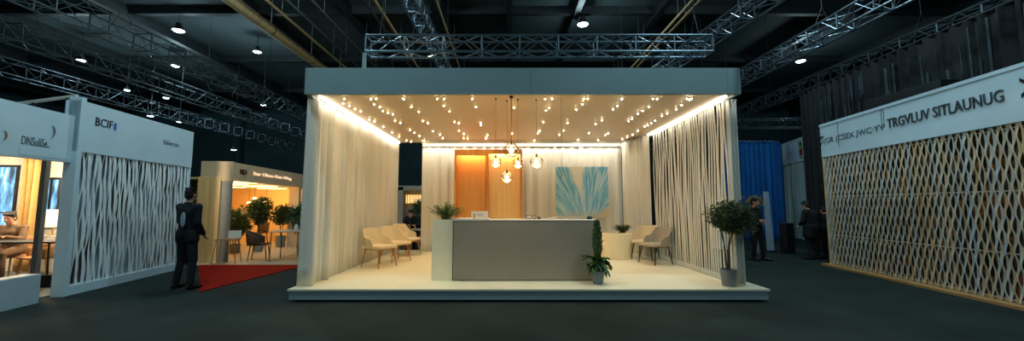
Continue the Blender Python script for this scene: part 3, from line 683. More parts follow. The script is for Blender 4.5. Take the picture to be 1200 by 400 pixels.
# ------------------------------------------------------------------ people
def remesh(mb, name, m, parent, vox, smooth=4, label=None):
    o = mb.build(name, m); r = o.modifiers.new('r', 'REMESH'); r.mode = 'VOXEL'; r.voxel_size = vox; r.use_smooth_shade = True
    s = o.modifiers.new('s', 'SMOOTH'); s.iterations = smooth; s.factor = .5
    bpy.context.view_layer.update()
    me = bpy.data.meshes.new_from_object(o.evaluated_get(bpy.context.evaluated_depsgraph_get())); me.name = name
    bpy.data.objects.remove(o); me.materials.clear(); me.materials.append(m)
    for p in me.polygons: p.use_smooth = True
    q = bpy.data.objects.new(name, me); C.objects.link(q); q.parent = parent
    if label: q['label'] = label
    return q
def hand(f, w, d, n, curl=.5, thumb=1):
    w = V(w); d = V(d).normalized(); n = V(n); n = (n-d*n.dot(d)).normalized(); s = d.cross(n)*thumb
    for i in range(4):
        o = s*(1.5-i)*.019; k = w+o*.7+d*.085
        f.cap(w+o*.45+d*.01, k+o*.3, .014, .0115, 8)
        l = [.040, .045, .042, .033][i]; d1 = (d*cos(curl*.6)+n*sin(curl*.6)); d2 = (d*cos(curl*1.5)+n*sin(curl*1.5))
        a = k+o*.3; b_ = a+d1*l; c = b_+d2*l*.75; f.cap(a, b_, .0098, .0088, 8); f.cap(b_, c, .0088, .0075, 8)
    a = w+s*.018+d*.02; b_ = a+(d*.6+s*.7+n*.3).normalized()*.045; c = b_+(d*.9+s*.15+n*.35).normalized()*.032
    f.cap(a, b_, .0125, .0105, 8); f.cap(b_, c, .0105, .0085, 8)
def person(lab, loc, rz, J, top='blackcloth', leg='charcoal', hairlong=0, coat=0., bulk=1., cap_=False, extra=None, name='person', topname='jacket'):
    t = thing(name, lab, 'person', loc, rz)
    D = dict(head=(0, 0, 1.63), neck=(0, .01, 1.47), chest=(0, .01, 1.28), belly=(0, 0, 1.08), pelvis=(0, .01, .95),
             shL=(.18, .01, 1.41), elL=(.23, .03, 1.13), wrL=(.24, -.05, .88), shR=(-.18, .01, 1.41), elR=(-.23, .03, 1.13), wrR=(-.24, -.05, .88),
             hiL=(.09, .01, .93), knL=(.10, -.02, .50), anL=(.11, .02, .085), hiR=(-.09, .01, .93), knR=(-.10, -.02, .50), anR=(-.11, .02, .085),
             tilt=0., turn=0., toeL=(.03, -.16), toeR=(-.03, -.16), nL=(0, -1, 0), nR=(0, -1, 0))
    D.update(J); g = lambda k: V(D[k]); b = bulk
    R = Matrix.Rotation(D['turn'], 3, 'Z') @ Matrix.Rotation(D['tilt'], 3, 'X'); h = g('head'); P = lambda x, y, z: h+R @ V((x, y, z))
    f = MB()
    f.ell(P(0, .01, .025), (.074, .094, .092), R).ell(P(0, -.022, -.045), (.056, .068, .066), R)
    f.cap(P(0, -.088, .012), P(0, -.108, -.022), .009, .014, 8)       # nose
    f.ell(P(0, -.082, -.058), (.026, .014, .007), R, 8).ell(P(0, -.080, -.072), (.022, .013, .007), R, 8).ell(P(0, -.07, -.098), (.024, .02, .016), R, 10)
    for s in (-1, 1):
        f.ell(P(s*.075, .01, -.005), (.011, .022, .032), R, 8); f.ell(P(s*.03, -.08, .03), (.024, .012, .008), R, 8); f.ell(P(s*.042, -.058, -.03), (.022, .022, .02), R, 8)
    f.cap(P(0, .02, -.07), g('neck')-V((0, 0, .03)), .054, .060)
    f.cap(g('neck')-V((0, 0, .07)), g('chest'), .075*b, .125*b); f.cap(g('chest'), g('belly'), .125*b, .115*b); f.cap(g('belly'), g('pelvis'), .115*b, .125*b)
    for s in 'LR':
        f.cap(g('sh'+s), g('el'+s), .047, .037); f.cap(g('el'+s), g('wr'+s), .037, .026); f.cap(g('sh'+s), g('neck')-V((0, 0, .07)), .05, .06)
        f.cap(g('hi'+s), g('kn'+s), .082*b, .053); f.cap(g('kn'+s), g('an'+s), .052, .036)
        a = g('an'+s); toe = D['toe'+s]; f.cap(a-V((0, -.02, .045)), a+V((toe[0], toe[1], -.05)), .032, .026)
        d = g('wr'+s)-g('el'+s); hand(f, g('wr'+s), d, D['n'+s], .55, 1 if s == 'L' else -1)
    remesh(f, 'body', M['skin'], t, .0068, 3)
    for s in (-1, 1):
        o = MB().ell(P(s*.03, -.080, .012), (.011, .008, .006), R, 8); o.build('eye', M['black'], t, True)
    f = MB(); f.ell(P(0, .022, .042), (.084, .098, .090), R).ell(P(0, .06, -.01), (.074, .06, .08), R)
    for k in range(9): f.cap(P(-.07+.0175*k, -.055+.002*abs(k-4)**2*.6, .085), P(-.075+.018*k, .05, .118), .018, .02, 8)
    if hairlong: f.cap(P(0, .08, -.02), P(0, .085, -.02-hairlong), .075, .06)
    remesh(f, 'hair', M['hair'], t, .009, 3)
    f = MB(); cl = 1.0
    f.cap(g('neck')-V((0, 0, .045)), g('chest')+V((0, 0, .02)), .08, .145*b); f.cap(g('chest'), g('belly'), .148*b, .140*b); f.cap(g('belly'), g('pelvis')+V((0, 0, .0)), .14*b, .152*b)
    W_ = V((1, 0, 0)) if abs((g('shL')-g('shR')).normalized().x) > .5 else (g('shL')-g('shR')).normalized()
    for s, sg in (('L', 1), ('R', -1)):
        f.cap(g('sh'+s)-V((0, 0, .0)), g('chest')+W_*sg*.07*b, .068*b, .11*b); f.cap(g('chest')+W_*sg*.07*b, g('belly')+W_*sg*.05*b, .11*b, .105*b)
        f.cap(g('belly')+W_*sg*.05*b, g('pelvis')+W_*sg*.06*b, .105*b, .11*b)
        f.cap(g('sh'+s), g('el'+s), .066*b, .055); f.cap(g('el'+s), g('wr'+s)-(g('wr'+s)-g('el'+s)).normalized()*.015, .055, .042)
        f.cap(g('sh'+s), g('neck')-V((0, 0, .05)), .062, .06)
        if coat: 
            e = g('hi'+s).lerp(g('kn'+s), coat); f.cap(g('hi'+s), e, .115*b, .11*b); f.cap(g('pelvis'), (g('hiL')+g('hiR'))/2*(1-coat)+(g('knL')+g('knR'))/2*coat, .12*b, .10*b)
    for q in range(12):
        a = 2*pi*q/12; f.cap(g('neck')+V((.06*cos(a), .06*sin(a)+.005, -.02)), g('neck')+V((.064*cos(a+.5), .064*sin(a+.5)+.005, .012)), .014, .014, 6)
    remesh(f, topname, M[top], t, .011, 3)
    f = MB(); f.cap(g('pelvis')+V((-.05, 0, 0)), g('pelvis')+V((.05, 0, 0)), .13*b)
    for s in 'LR':
        f.cap(g('pelvis'), g('hi'+s), .115*b, .098*b); f.cap(g('hi'+s), g('kn'+s), .098*b, .072); f.cap(g('kn'+s), g('an'+s)+V((0, 0, .03)), .070, .056)
    remesh(f, 'trousers', M[leg], t, .011, 3)
    for s in 'LR':
        f = MB(); a = g('an'+s); toe = D['toe'+s]; z = a.z-.085
        f.cap((a.x, a.y+.03, z+.045), (a.x+toe[0]*.5, a.y+toe[1]*.5, z+.045), .044, .042); f.cap((a.x+toe[0]*.4, a.y+toe[1]*.4, z+.04), (a.x+toe[0]*1.1, a.y+toe[1]*1.1, z+.032), .042, .031)
        f.cap((a.x, a.y+.01, z+.05), (a.x, a.y+.01, z+.10), .046, .046)
        remesh(f, 'shoe', M['shoe'], t, .009, 2)
    return t
# man at the left, back turned, one hand raised to the head
t = person('person in navy jacket standing with back turned beside the left wall panel', (-5.83, 7.25, 0), radians(168),
       dict(head=(0, -.02, 1.70), neck=(0, .01, 1.54), chest=(0, .01, 1.34), belly=(0, 0, 1.12), pelvis=(0, .01, 1.0), shL=(.20, .01, 1.47), shR=(-.2, .01, 1.47),
            elL=(.27, -.06, 1.20), wrL=(.24, -.26, 1.36), nL=(0, .2, 1), elR=(-.23, .02, 1.19), wrR=(-.19, -.14, .97),
            hiL=(.09, .01, .97), knL=(.13, -.02, .52), anL=(.17, .02, .085), hiR=(-.09, .01, .97), knR=(-.13, -.02, .52), anR=(-.17, .04, .085), tilt=-.1), top='navy', leg='charcoal', coat=.18, bulk=1.08)
f = MB(); f.ell((-.10, .19, 1.25), (.055, .02, .14)); remesh(f, 'pale_sling_bag', M['grey_patch'], t, .008, 2, 'pale grey sling pouch worn on the back')
MB().tube([(-.10, .185, 1.36), (-.02, .17, 1.46), (.1, .09, 1.52), (.16, -.1, 1.40), (.05, -.165, 1.2), (-.12, -.13, 1.12), (-.17, .06, 1.10), (-.11, .18, 1.14)], .010, 6).build('strap', M['black'], t)
# person standing right of the booth
person('person in black clothes standing sideways beyond the right front tree', (6.85, 10.9, 0), radians(20),
       dict(head=(-.03, -.04, 1.585), neck=(-.02, -.0, 1.43), chest=(0, .01, 1.25), shL=(.17, .01, 1.37), shR=(-.17, .01, 1.37), elL=(.22, .05, 1.12), wrL=(.12, -.14, 1.05), nL=(-1, 0, 0),
            elR=(-.24, -.02, 1.12), wrR=(-.14, -.2, 1.10), nR=(1, 0, 0), anL=(.16, -.05, .085), knL=(.13, -.04, .5), toeL=(.10, -.14), tilt=.15, turn=.3), top='blackcloth', leg='blackcloth', coat=.3)
# two people by the far end of the right wall
person('person in big black coat seen from behind beside the right woven wall', (8.55, 11.1, 0), radians(195),
       dict(head=(.06, -.09, 1.49), neck=(.04, -.03, 1.37), chest=(0, .0, 1.20), belly=(0, 0, 1.0), pelvis=(0, .0, .90), shL=(.2, .0, 1.30), shR=(-.2, .0, 1.30), elL=(.3, -.03, 1.05), wrL=(.18, -.2, .95),
            elR=(-.3, -.03, 1.05), wrR=(-.18, -.2, .95), hiL=(.1, 0, .88), hiR=(-.1, 0, .88), knL=(.11, -.03, .47), knR=(-.10, 0, .47), tilt=.35), top='blackcloth', leg='blackcloth', coat=.5, bulk=1.4)
person('person in dark clothes half hidden behind the end of the right woven wall', (9.2, 11.35, 0), radians(170),
       dict(head=(0, -.15, 1.35), neck=(0, -.06, 1.24), chest=(0, -.02, 1.1), belly=(0, 0, .95), pelvis=(0, .02, .86), shL=(.17, -.03, 1.2), shR=(-.17, -.03, 1.2), elL=(.24, -.1, .98), wrL=(.15, -.3, .95),
            elR=(-.24, -.1, .98), wrR=(-.15, -.3, .95), hiL=(.09, .02, .84), hiR=(-.09, .02, .84), knL=(.1, -.05, .45), knR=(-.1, -.05, .45), tilt=.4), top='charcoal', leg='blackcloth', bulk=1.1)
SIT = dict(head=(0, -.10, 1.22), neck=(0, -.04, 1.08), chest=(0, .0, .91), belly=(0, .04, .73), pelvis=(0, .06, .60), shL=(.18, -.02, 1.02), shR=(-.18, -.02, 1.02), elL=(.24, -.14, .80), wrL=(.12, -.36, .86),
           elR=(-.24, -.14, .80), wrR=(-.12, -.36, .86), hiL=(.09, .04, .575), hiR=(-.09, .04, .575), knL=(.11, -.38, .53), knR=(-.11, -.38, .53), anL=(.11, -.36, .085), anR=(-.11, -.36, .085), tilt=.35, nL=(0, 0, -1), nR=(0, 0, -1))
def shift(J, dz=0, **k):
    d = dict(J); d.update(k); return d
person('person in black jacket seated at the table behind the booth gap', (-3.2, 13.15, 0), radians(15), SIT, top='blackcloth', leg='blackcloth')
person('person in brown jacket seated at the dark table in the far left stall', (-10.1, 8.1, .02), radians(20), shift(SIT, tilt=.25), top='browncloth', leg='browncloth', bulk=1.1)

# seats / tables for them
def plain_chair(lab, loc, rz, m, ml, group=None, arms=False):
    t = thing('armchair' if arms else 'dining_chair', lab, 'chair', loc, rz, group)
    MB().box(-.23, .23, -.22, .22, .42, .46, .012).build('seat', m, t, True)
    rows = [[V((.24*sin(u*1.1), .17+.07*cos(u*1.1)-(.0)+.05*k, .44+(.40 if not arms else (.40-.16*abs(u)**2))*k)) for u in [x/6 for x in range(-6, 7)]] for k in (0, .25, .5, .75, 1)]
    if arms: rows = [[V((.29*sin(u*1.9), .02+.25*cos(u*1.9)+.05*k*max(0, cos(u*1.9)), .42+(.40-.20*abs(u)**1.5)*k)) for u in [x/10 for x in range(-10, 11)]] for k in (0, .25, .5, .75, 1)]
    o = MB().grid(rows).build('backrest', m, t, True); sd = o.modifiers.new('t', 'SOLIDIFY'); sd.thickness = .025
    for sx in (-1, 1):
        for sy in (-1, 1): MB().tube([(sx*.22, sy*.22, 0), (sx*.18, sy*.17, .43)], [.012, .017], 8).build('leg', ml, t, True)
    return t
def table(lab, loc, rz, w, d, h, m, ml, name='table', rnd=False, group=None):
    t = thing(name, lab, 'table', loc, rz, group)
    if rnd: MB().lathe([(0, h-.025), (w/2-.01, h-.025), (w/2, h-.015), (w/2, h-.003), (w/2-.01, h), (0, h)], n=32).build('tabletop', m, t, True)
    else: MB().box(-w/2, w/2, -d/2, d/2, h-.03, h, .006).build('tabletop', m, t)
    for sx in (-1, 1):
        for sy in (-1, 1):
            x = sx*(w/2-.05)*(.72 if rnd else 1); y = sy*((w if rnd else d)/2-.05)*(.72 if rnd else 1)
            MB().tube([(x, y, 0), (x*.96, y*.96, h-.03)], .014, 8).build('leg', ml, t, True)
    return t
table('small pale table standing before the seated person in the booth gap', (-2.98, 12.5, 0), 0, .75, .5, .76, M['tabletop'], M['legwood'])
plain_chair('orange-brown wooden chair seen at the right edge of the booth gap', (-2.70, 11.97, 0), radians(-75), M['legwood'], M['legwood'])
plain_chair('dark chair under the seated person behind the booth gap', (-3.18, 13.27, 0), radians(15), M['black'], M['black'])
for i, (x, y, l) in enumerate([(-3.05, 12.45, 'left'), (-2.88, 12.42, 'right')]):
    t = thing('small_bottle', '%s one of two small amber bottles on the pale table in the gap' % l, 'bottle', (x, y, .76), 0, 'small bottles on the pale table')
    MB().lathe([(.028, 0), (.03, .01), (.03, .09), (.012, .12), (.012, .15), (0, .15)], n=14).build('glass_body', M['brass'], t, True); MB().lathe([(.014, .15), (.014, .17), (0, .17)], n=10).build('cap', M['black'], t)

# far stall seen through the gap
t = thing('far_counter_stall', 'distant grey stall with an amber lit shelf seen through the booth gap', 'stall', (-4.7, 18, 0))
MB().box(-.9, -.05, 0, .1, 0, 2.35).box(-.9, 2.2, .8, .9, 0, 2.2).box(-.9, 2.2, .0, .9, 2.2, 2.4).build('wall', M['grey_post'], t)
MB().box(-.05, 1.6, .5, .56, 1.6, 2.0).build('lit_panel', M['amber_soft'], t)
MB().box(-.02, 1.8, .3, .78, 0, 1.0).build('dark_counter', M['black'], t)
f = MB()
for i in range(12): f.box(.02+.13*i, .04+.13*i, .47, .5, 1.6, 2.0)
f.build('slats', M['brass'], t)
tree('potted_tree', 'dark slim tree between the grey stall and the booth gap edge', (-3.55, 15.8, 0), 2, .32, 1.35, 900, M['leaf_dark'], .15, .3, 3, .08, seed=8, sq=1.6)

# ------------------------------------------------------------------ woven walls
def frame_at(p0, d): return atan2(d[1], d[0])
def ribbons(parent, n, L, z0, z1, A, lam, w, mats, y=0., jit=.0, s0=0., seed=1, name='ribbon', drift=0.):
    random.seed(seed); st = L/n
    for i in range(n):
        f = MB(); s = s0+st*(i+.5); ph = pi*(i % 2)+random.uniform(-jit, jit); N_ = int((z1-z0)/lam*14); a_ = A*random.uniform(.8, 1.25); tilt = random.uniform(-drift, drift); ww = w*random.uniform(.75, 1.3)
        rows = []
        for j in range(N_+1):
            z = z0+(z1-z0)*j/N_; q = sin(2*pi*z/lam+ph+jit*.8*sin(z*2+i)); x = s+a_*q+tilt*(z-z0-(z1-z0)/2); tw = .55*cos(2*pi*z/lam+ph)
            d = V((cos(tw), sin(tw), 0))*ww*(.5+.12*q); nn = V((-d.y, d.x, 0)).normalized()*.003; c = V((x, y+.012*cos(2*pi*z/lam+ph), z))
            rows.append([c+d-nn, c-d-nn, c-d+nn, c+d+nn, c+d-nn])
        f.grid(rows).build(name, mats[i % len(mats)] if jit < .2 else random.choice(mats), parent, True)
# right wall
rd = (-.13, -.9915); rr = atan2(rd[1], rd[0])
t = thing('woven_display_wall', 'long woven ribbon display wall with pale sign fascia on the right', 'display wall', (8.07, 9.95, 0), rr)
MB().box(0, 5.8, -.03, .16, 2.72, 3.52).box(0, 5.8, -.045, .18, 3.50, 3.56).build('fascia', M['white_board'], t)
MB().box(0, 5.8, .14, .2, .05, 2.72).build('backing_panel', M['back_r'], t)
MB().box(0, .04, -.02, .14, .05, 2.72).box(5.7, 5.8, -.02, .14, .05, 2.72).build('end_post', M['ribbon_r3'], t)
MB().box(-.1, 5.8, -.16, .2, 0, .05, .004).build('base_board', M['plank'], t)
ribbons(t, 88, 5.6, .06, 2.72, .014, .38, .035, [M['ribbon_r'], M['ribbon_r2'], M['ribbon_r'], M['ribbon_r3']], 0, .25, .05, 21)
f = MB()
for z in (.09, .78, 1.72, 2.66): f.box(0.03, 5.75, .02, .03, z-.01, z+.01)
f.build('cross_rail', M['ribbon_r'], t)
text('-(GR (CSEX JWC·YV', 'lettering', M['letter_steel'], t, .05, 3.10, 1.95, .17, -.03, .008, 'small engraved steel lettering')
text('TRGVLUV SITLAUNUG', 'lettering', M['letter_mid'], t, 2.08, 3.16, 2.12, .19, -.03, .018, 'raised dark lettering')
text('>', 'emblem', M['letter_dark'], t, 4.42, 3.2, .14, .3, -.03, .01)
for x, z in ((.64, 2.9), (1.93, 3.1), (1.99, 3.1)): MB().box(x, x+.013, -.034, -.03, z, 3.52).build('fascia_seam', M['letter_dark'], t)
MB().box(-.28, .12, -.06, -.03, 3.22, 3.25).box(-.06, .04, -.06, -.03, 3.05, 3.09).tube([(0, -.05, 3.24), (-.02, -.05, 2.95)], .018).build('sign_bracket', M['black'], t)
# things behind the right wall: tall dark drapes, a dark cabinet, lumber
t = thing('dark_drape_wall', 'tall black hanging drapes with silvery strips rising behind the right wall', 'drape', (10.3, 13.5, 0))
wpts = [(0, 0), (-.5, -3.5), (-.9, -8.6)]
o = pleats(wpts, .0, 5.35, .07, .30, step=.04).build('drape_fabric', M['dark_sheet'], t, True)
MB().tube([(x, y, 5.37) for x, y in wpts], .03, 8).build('drape_rail', M['beam'], t)
random.seed(5); f = MB()
for k in range(36):
    q = random.random()**.9; y = -8.4+7.2*q; x = -.12+(y/8.6)*.9-.03; z1 = random.uniform(4.3, 5.25); z0 = z1-random.uniform(.6, 1.6)
    f.box(x-.02, x, y, y+random.uniform(.015, .06), z0, z1)
f.build('silver_strips', M['drape_edge'], t)
t = thing('black_equipment_case', 'large black box standing high behind the right wall fascia', 'case', (9.32, 9.2, 0))
MB().box(-.22, .22, -1.15, .6, 2.6, 4.15, .02).build('case_body', M['beam'], t)
MB().box(-.2, -.15, -1.1, -1.05, 0, 2.6).box(.15, .2, -1.1, -1.05, 0, 2.6).box(-.2, -.15, .5, .55, 0, 2.6).box(.15, .2, .5, .55, 0, 2.6).build('stand', M['beam'], t)
t = thing('lumber_stack', 'brown timber boards lying on a rack behind the right wall top', 'lumber', (8.55, 9.9, 0), rr)
f = MB()
for i in range(4): f.box(-.6+.12*i, 1.6-.1*i, .02*i, .25+.02*i, 3.5+.05*i, 3.54+.05*i)
f.build('board', M['lumber'], t); MB().box(-.4, -.34, .1, .16, 0, 3.5).box(1.2, 1.26, .1, .16, 0, 3.5).build('rack', M['beam'], t)

# left wall
ld = (-.143, .99); lr = atan2(ld[1], ld[0])
t = thing('woven_display_wall', 'blue-white woven ribbon display wall with tall sign fascia on the left', 'display wall', (-7.33, 6.6, 0), lr)
MB().box(0, 3.0, -.03, .2, 2.42, 3.3).build('fascia', M['white_board'], t)
MB().box(-.0, .09, -.04, .15, 0, 3.36, .004).build('end_pillar', M['white_board'], t)
MB().box(.09, 3.0, .14, .2, .14, 2.42).build('backing_panel', M['back_l'], t)
MB().box(.09, 3.0, -.03, .2, 0, .15).box(2.93, 3.0, -.02, .2, .15, 2.42).build('base_board', M['white_board'], t)
ribbons(t, 52, 2.84, .15, 2.42, .016, 1.1, .036, [M['ribbon_l']], 0, .9, .09, 33, drift=.03)
text('BCIF', 'lettering', M['letter_dark'], t, .30, 3.0, .36, .15, -.03, .008, 'dark lettering')
text('I', 'lettering', M['letter_blue'], t, .69, 2.985, .05, .13, -.03, .008, 'single blue letter')
text('Elibercin.', 'lettering', M['letter_steel'], t, 2.0, 2.9, .5, .10, -.03, .006, 'small grey lettering')
# far left stall
t = thing('far_left_stall', 'pale blue fascia stall with warm lit interior at the left edge', 'stall', (-7.33, 6.6, 0), lr)
MB().box(-3.2, -.0, .04, .14, 2.22, 3.02, .004).build('fascia', M['white_board'], t)
MB().box(-3.2, 3.06, .22, 5.6, 2.62, 2.68).build('ceiling_sheet', M['beige_wall'], t)
MB().box(3.0, 3.06, .3, 5.6, 0, 2.62).build('rear_wall', M['beige_wall'], t)
MB().box(-3.2, 3.06, 5.5, 5.6, 0, 2.62).build('side_wall', M['beige_wall'], t)
MB().box(-3.2, 3.0, .22, 5.5, 0.0, .02).build('floor_sheet', mat('stall_floor', (90, 92, 88), .8), t)
for y0, y1, z0, z1 in ((2.72, 3.05, 1.05, 2.1), (3.6, 4.7, 1.02, 2.38)):
    w = MB().box(2.985, 3.0, y0, y1, z0, z1).build('window', M['window_sky'], t)
    f = MB().box(2.96, 2.99, y0-.05, y0, z0-.05, z1+.05).box(2.96, 2.99, y1, y1+.05, z0-.05, z1+.05).box(2.96, 2.99, y0, y1, z1, z1+.05).box(2.96, 2.99, y0, y1, z0-.05, z0)
    k = 3 if y1-y0 > 1 else 2
    for i in range(1, k): f.box(2.965, 2.985, y0+(y1-y0)*i/k-.02, y0+(y1-y0)*i/k+.02, z0, z1)
    f.box(2.968, 2.984, y0, y1, z0+.3, z0+.33)
    f.build('window_frame', M['letter_dark'], w)
for s, y in ((2.3, 1.1), (2.0, 2.4), (1.4, 3.8)):
    l = MB().box(s-.25, s+.25, y-.06, y+.06, 2.58, 2.62).build('ceiling_light', M['amber_light'], t)
    plight('stall_light', t, (s-.1, y-.3, 2.3), (1, .84, .62), 120, .1)
text('DNSuliSe..', 'lettering', M['letter_steel'], t, -.80, 2.48, .42, .13, .04, .006, 'thin engraved grey lettering')
MB().tube([(-.40+.07*cos(a), .034, 2.68+.11*sin(a)) for a in [radians(x) for x in range(-65, 66, 10)]], [.004+.010*math.sin(pi*i/13) for i in range(14)], 6).build('crescent_mark', M['letter_steel'], t)
MB().tube([(-1.06+.05*cos(a), .034, 2.5+.08*sin(a)) for a in [radians(x) for x in range(-65, 66, 10)]], [.004+.008*math.sin(pi*i/13) for i in range(14)], 6).build('crescent_mark', M['letter_tan'], t)
MB().box(-.82, -.02, .034, .04, 2.26, 2.38).build('sign_plate', M['white_board'], t)
t = thing('white_tube_lamp', 'short white tube on top of the far left stall beside the wall pillar', 'tube', (-8.0, 6.9, 3.1))
MB().tube([(-.75, .0, .22), (.28, 0, .36)], .03, 12).build('tube', M['frame_white'], t, True); MB().box(-.5, -.46, -.02, .02, -.4, .25).box(.1, .14, -.02, .02, -.4, .35).build('bracket', M['beam'], t)
t = thing('display_plinth', 'low white display box on the floor at the left edge', 'plinth', (-7.33, 6.6, 0), lr)
MB().box(-2.6, -.40, -.05, .20, 0, .44, .006).build('body', mat('plinth_blue_white', (176, 196, 208), .5, var=.03), t)
MB().box(-2.59, -.41, -.04, .19, .44, .446).build('top_sheet', M['beige_wall'], t)
table('long dark table with black legs in the far left stall', (-9.3, 7.4, .02), radians(8), 1.9, .55, .82, M['black'], M['black'])
plain_chair('tan wicker armchair behind the dark table in the far left stall', (-9.42, 8.02, .02), radians(-20), M['tanwicker'], M['legwood'], arms=True)
plain_chair('brown chair under the person in brown in the far left stall', (-10.1, 8.2, .02), radians(20), M['tanwicker'], M['legwood'])
curtain('pleated_curtain', [(-11.1, 8.98), (-10.5, 8.92)], .04, 2.6, mat('gold_beige_curtain', (206, 162, 96), .8, transl=.1), 'golden beige curtain beside the window in the far left stall', .07, .15)
t = thing('interior_post', 'grey upright post in the far left stall opening', 'post', (-8.2, 6.95, .0), .1)
MB().box(-.04, .04, -.04, .04, .02, 2.58).build('post_body', M['slate_post'], t); MB().box(-.12, .1, -.1, .1, 0, .02).build('base_plate', M['beam'], t)
t = thing('side_cabinet', 'small pale cabinet carrying the lamp in the far left stall', 'cabinet', (-9.98, 8.75, 0))
MB().box(-.25, .25, -.2, .2, 0.02, .85, .006).build('body', M['frame_white'], t); dr = MB().box(-.22, .22, -.212, -.2, .1, .78).build('door', M['beige_wall'], t); MB().box(.14, .17, -.23, -.212, .4, .5).build('handle', M['brass'], dr)
t = thing('table_lamp', 'lit table lamp with wide cream shade in the far left stall', 'lamp', (-9.95, 8.68, .85))
MB().lathe([(.08, 0), (.08, .015), (.015, .03), (.012, .2)], n=16).build('base', M['brass'], t, True); o = MB().lathe([(.21, .18), (.18, .56)], n=28); o.f = o.f[:-2]; o.mi = o.mi[:-2]; o.build('lamp_shade', M['shade'], t, True)
plight('lamp_light', t, (0, 0, .35), (1, .7, .4), 3, .05)
t = thing('black_case', 'black box on the floor between the stall post and the wall pillar', 'case', (-8.55, 7.35, 0), .1)
MB().box(-.28, .28, -.12, .2, .02, .24, .01).build('body', M['black'], t); MB().box(-.05, .05, -.14, -.12, .12, .15).build('handle', M['beam'], t)

# black sheet added for the dark hall between left wall and cafe
curtain('dark_sheet', [(-10.4, 10.2), (-8.5, 10.2)], .0, 3.3, M['dark_sheet'], 'black sheet added as darkness in the gap between left wall and cafe stall', .05, .25)

# ------------------------------------------------------------------ cafe stall
cd = (-.075, .997); crz = atan2(cd[1], cd[0])
t = thing('cafe_stall', 'warm amber lit cafe stall with sign fascia left of the booth', 'stall', (-7.37, 10.5, 0), crz)
MB().box(0, 6.8, -.02, .08, 2.17, 2.66, .004).build('fascia', M['cafe_board'], t)
MB().box(-.04, .1, -.0, .78, 2.14, 2.68, .01).build('corner_box', M['cafe_board'], t)
MB().box(-.02, .06, -.0, .24, 0, 2.14).build('corner_pillar', M['grey_post'], t)
for y0, y1 in ((.25, .50), (.51, .82)): MB().box(-.06, .03, y0, y1, 0, 2.26, .006).build('timber_panel', M['cafe_wood'], t)
MB().box(4.0, 4.2, .0, .35, 0, 2.17).build('inner_pillar', M['cafe_board'], t)
MB().add([(.06, .1, 2.2), (6.8, .1, 2.2), (6.8, 6, 2.2), (.06, 6, 2.2), (.06, .1, 2.26), (6.8, .1, 2.26), (6.8, 6, 2.26), (.06, 6, 2.26)], [(0, 1, 2, 3), (7, 6, 5, 4), (0, 4, 5, 1), (1, 5, 6, 2), (2, 6, 7, 3), (3, 7, 4, 0)]).build('ceiling_sheet', M['cafe_ceil'], t)
MB().box(6.7, 6.8, .0, 6, 0, 2.2).build('rear_wall', M['cafe_wall'], t)
MB().prism([(.1, .8), (6.7, 5.4), (6.7, 5.5), (.0, .82)], 0, 2.2).build('side_wall', M['cafe_wall'], t)
for k, (s, y) in enumerate([(1.5, .7), (2.6, 1.6), (3.7, 1.2), (4.6, 2.8), (5.7, 1.8)]):
    MB().box(s-.06, s+.06, y-.55, y+.55, 2.17, 2.2).build('ceiling_light', M['amber_light'], t)
    plight('cafe_light', t, (s, y, 1.95), (1, .72, .34), 26, .15)
text('Star Obmo Kiun Wing', 'lettering', M['letter_gold'], t, .95, 2.42, 2.35, .13, -.02, .02, 'lit gold lettering')
MB().tube([(.32, -.03, 2.50), (.33, -.03, 2.40), (.40, -.03, 2.37)], [.03, .035, .01], 8).tube([(.56, -.03, 2.50), (.55, -.03, 2.40), (.47, -.03, 2.37)], [.03, .035, .01], 8).tube([(.42, -.03, 2.5), (.44, -.03, 2.38), (.46, -.03, 2.5)], [.02, .03, .02], 8).build('emblem', M['letter_brown'], t)
o = MB().prism([(-14, 17.4), (-8.0, 10.055), (-4.2, 10.055), (-4.2, 17.4)], 0.0, .012).build('beige_carpet', M['cafe_floor']); tag(o, 'beige floor covering in and before the cafe stall', 'carpet')
o = MB().prism([(-5.32, 6.95), (-5.0, 10.05), (-7.75, 10.05)], 0.0, .014).build('red_carpet', M['red']); tag(o, 'red carpet wedge on the floor before the cafe stall', 'carpet')
pl = [(-10.0, 15.6, 1.75, 'upper one of three small lit pendants in the cafe stall'), (-10.15, 15.5, 1.58, 'left one of three small lit pendants in the cafe stall'), (-9.6, 15.7, 1.62, 'right one of three small lit pendants in the cafe stall')]
for x, y, z, l in pl:
    t = thing('cafe_pendant_lamp', l, 'pendant lamp', (x, y, z), 0, 'small pendants in the cafe stall')
    MB().tube([(0, 0, .08), (0, 0, 2.2-z)], .006, 6).build('cord', M['cord'], t); MB().lathe([(.09, 0), (.07, .05), (.02, .08), (.0, .08)], n=16).build('lamp_shade', mat('cafe_shade', (255, 220, 160), emit=(1, .75, .4), es=3.5), t, True)
P_ = 'trees in and around the cafe stall'
tree('potted_tree', 'tallest dark tree in the middle of the cafe stall', (-8.05, 12.9, .012), 2, .38, 1.33, 3200, M['leaf_dark'], .16, .32, 3, .10, seed=2, sq=1.25, group=P_)
tree('potted_tree', 'lower bushy tree just left of the tallest cafe tree', (-8.55, 12.5, .012), 2, .52, .98, 3400, M['leaf_dark'], .16, .28, 3, .10, seed=3, sq=1.1, group=P_)
tree('potted_tree', 'small tree farther back in the cafe stall', (-8.15, 14.3, .012), 2, .44, 1.18, 2200, M['leaf_dark'], .18, .4, 3, .10, seed=5, sq=.9, group=P_)
tree('potted_tree', 'green tree cut by the booth curtain at the cafe right edge', (-6.05, 11.75, .012), 2, .50, 1.12, 3000, M['leaf_dark'], .15, .3, 3, .10, seed=6, sq=1.2, group=P_)
plain_chair('dark brown wicker armchair on the beige carpet before the cafe table', (-6.75, 10.85, .012), radians(110), M['wicker'], M['darkwood'], arms=True)
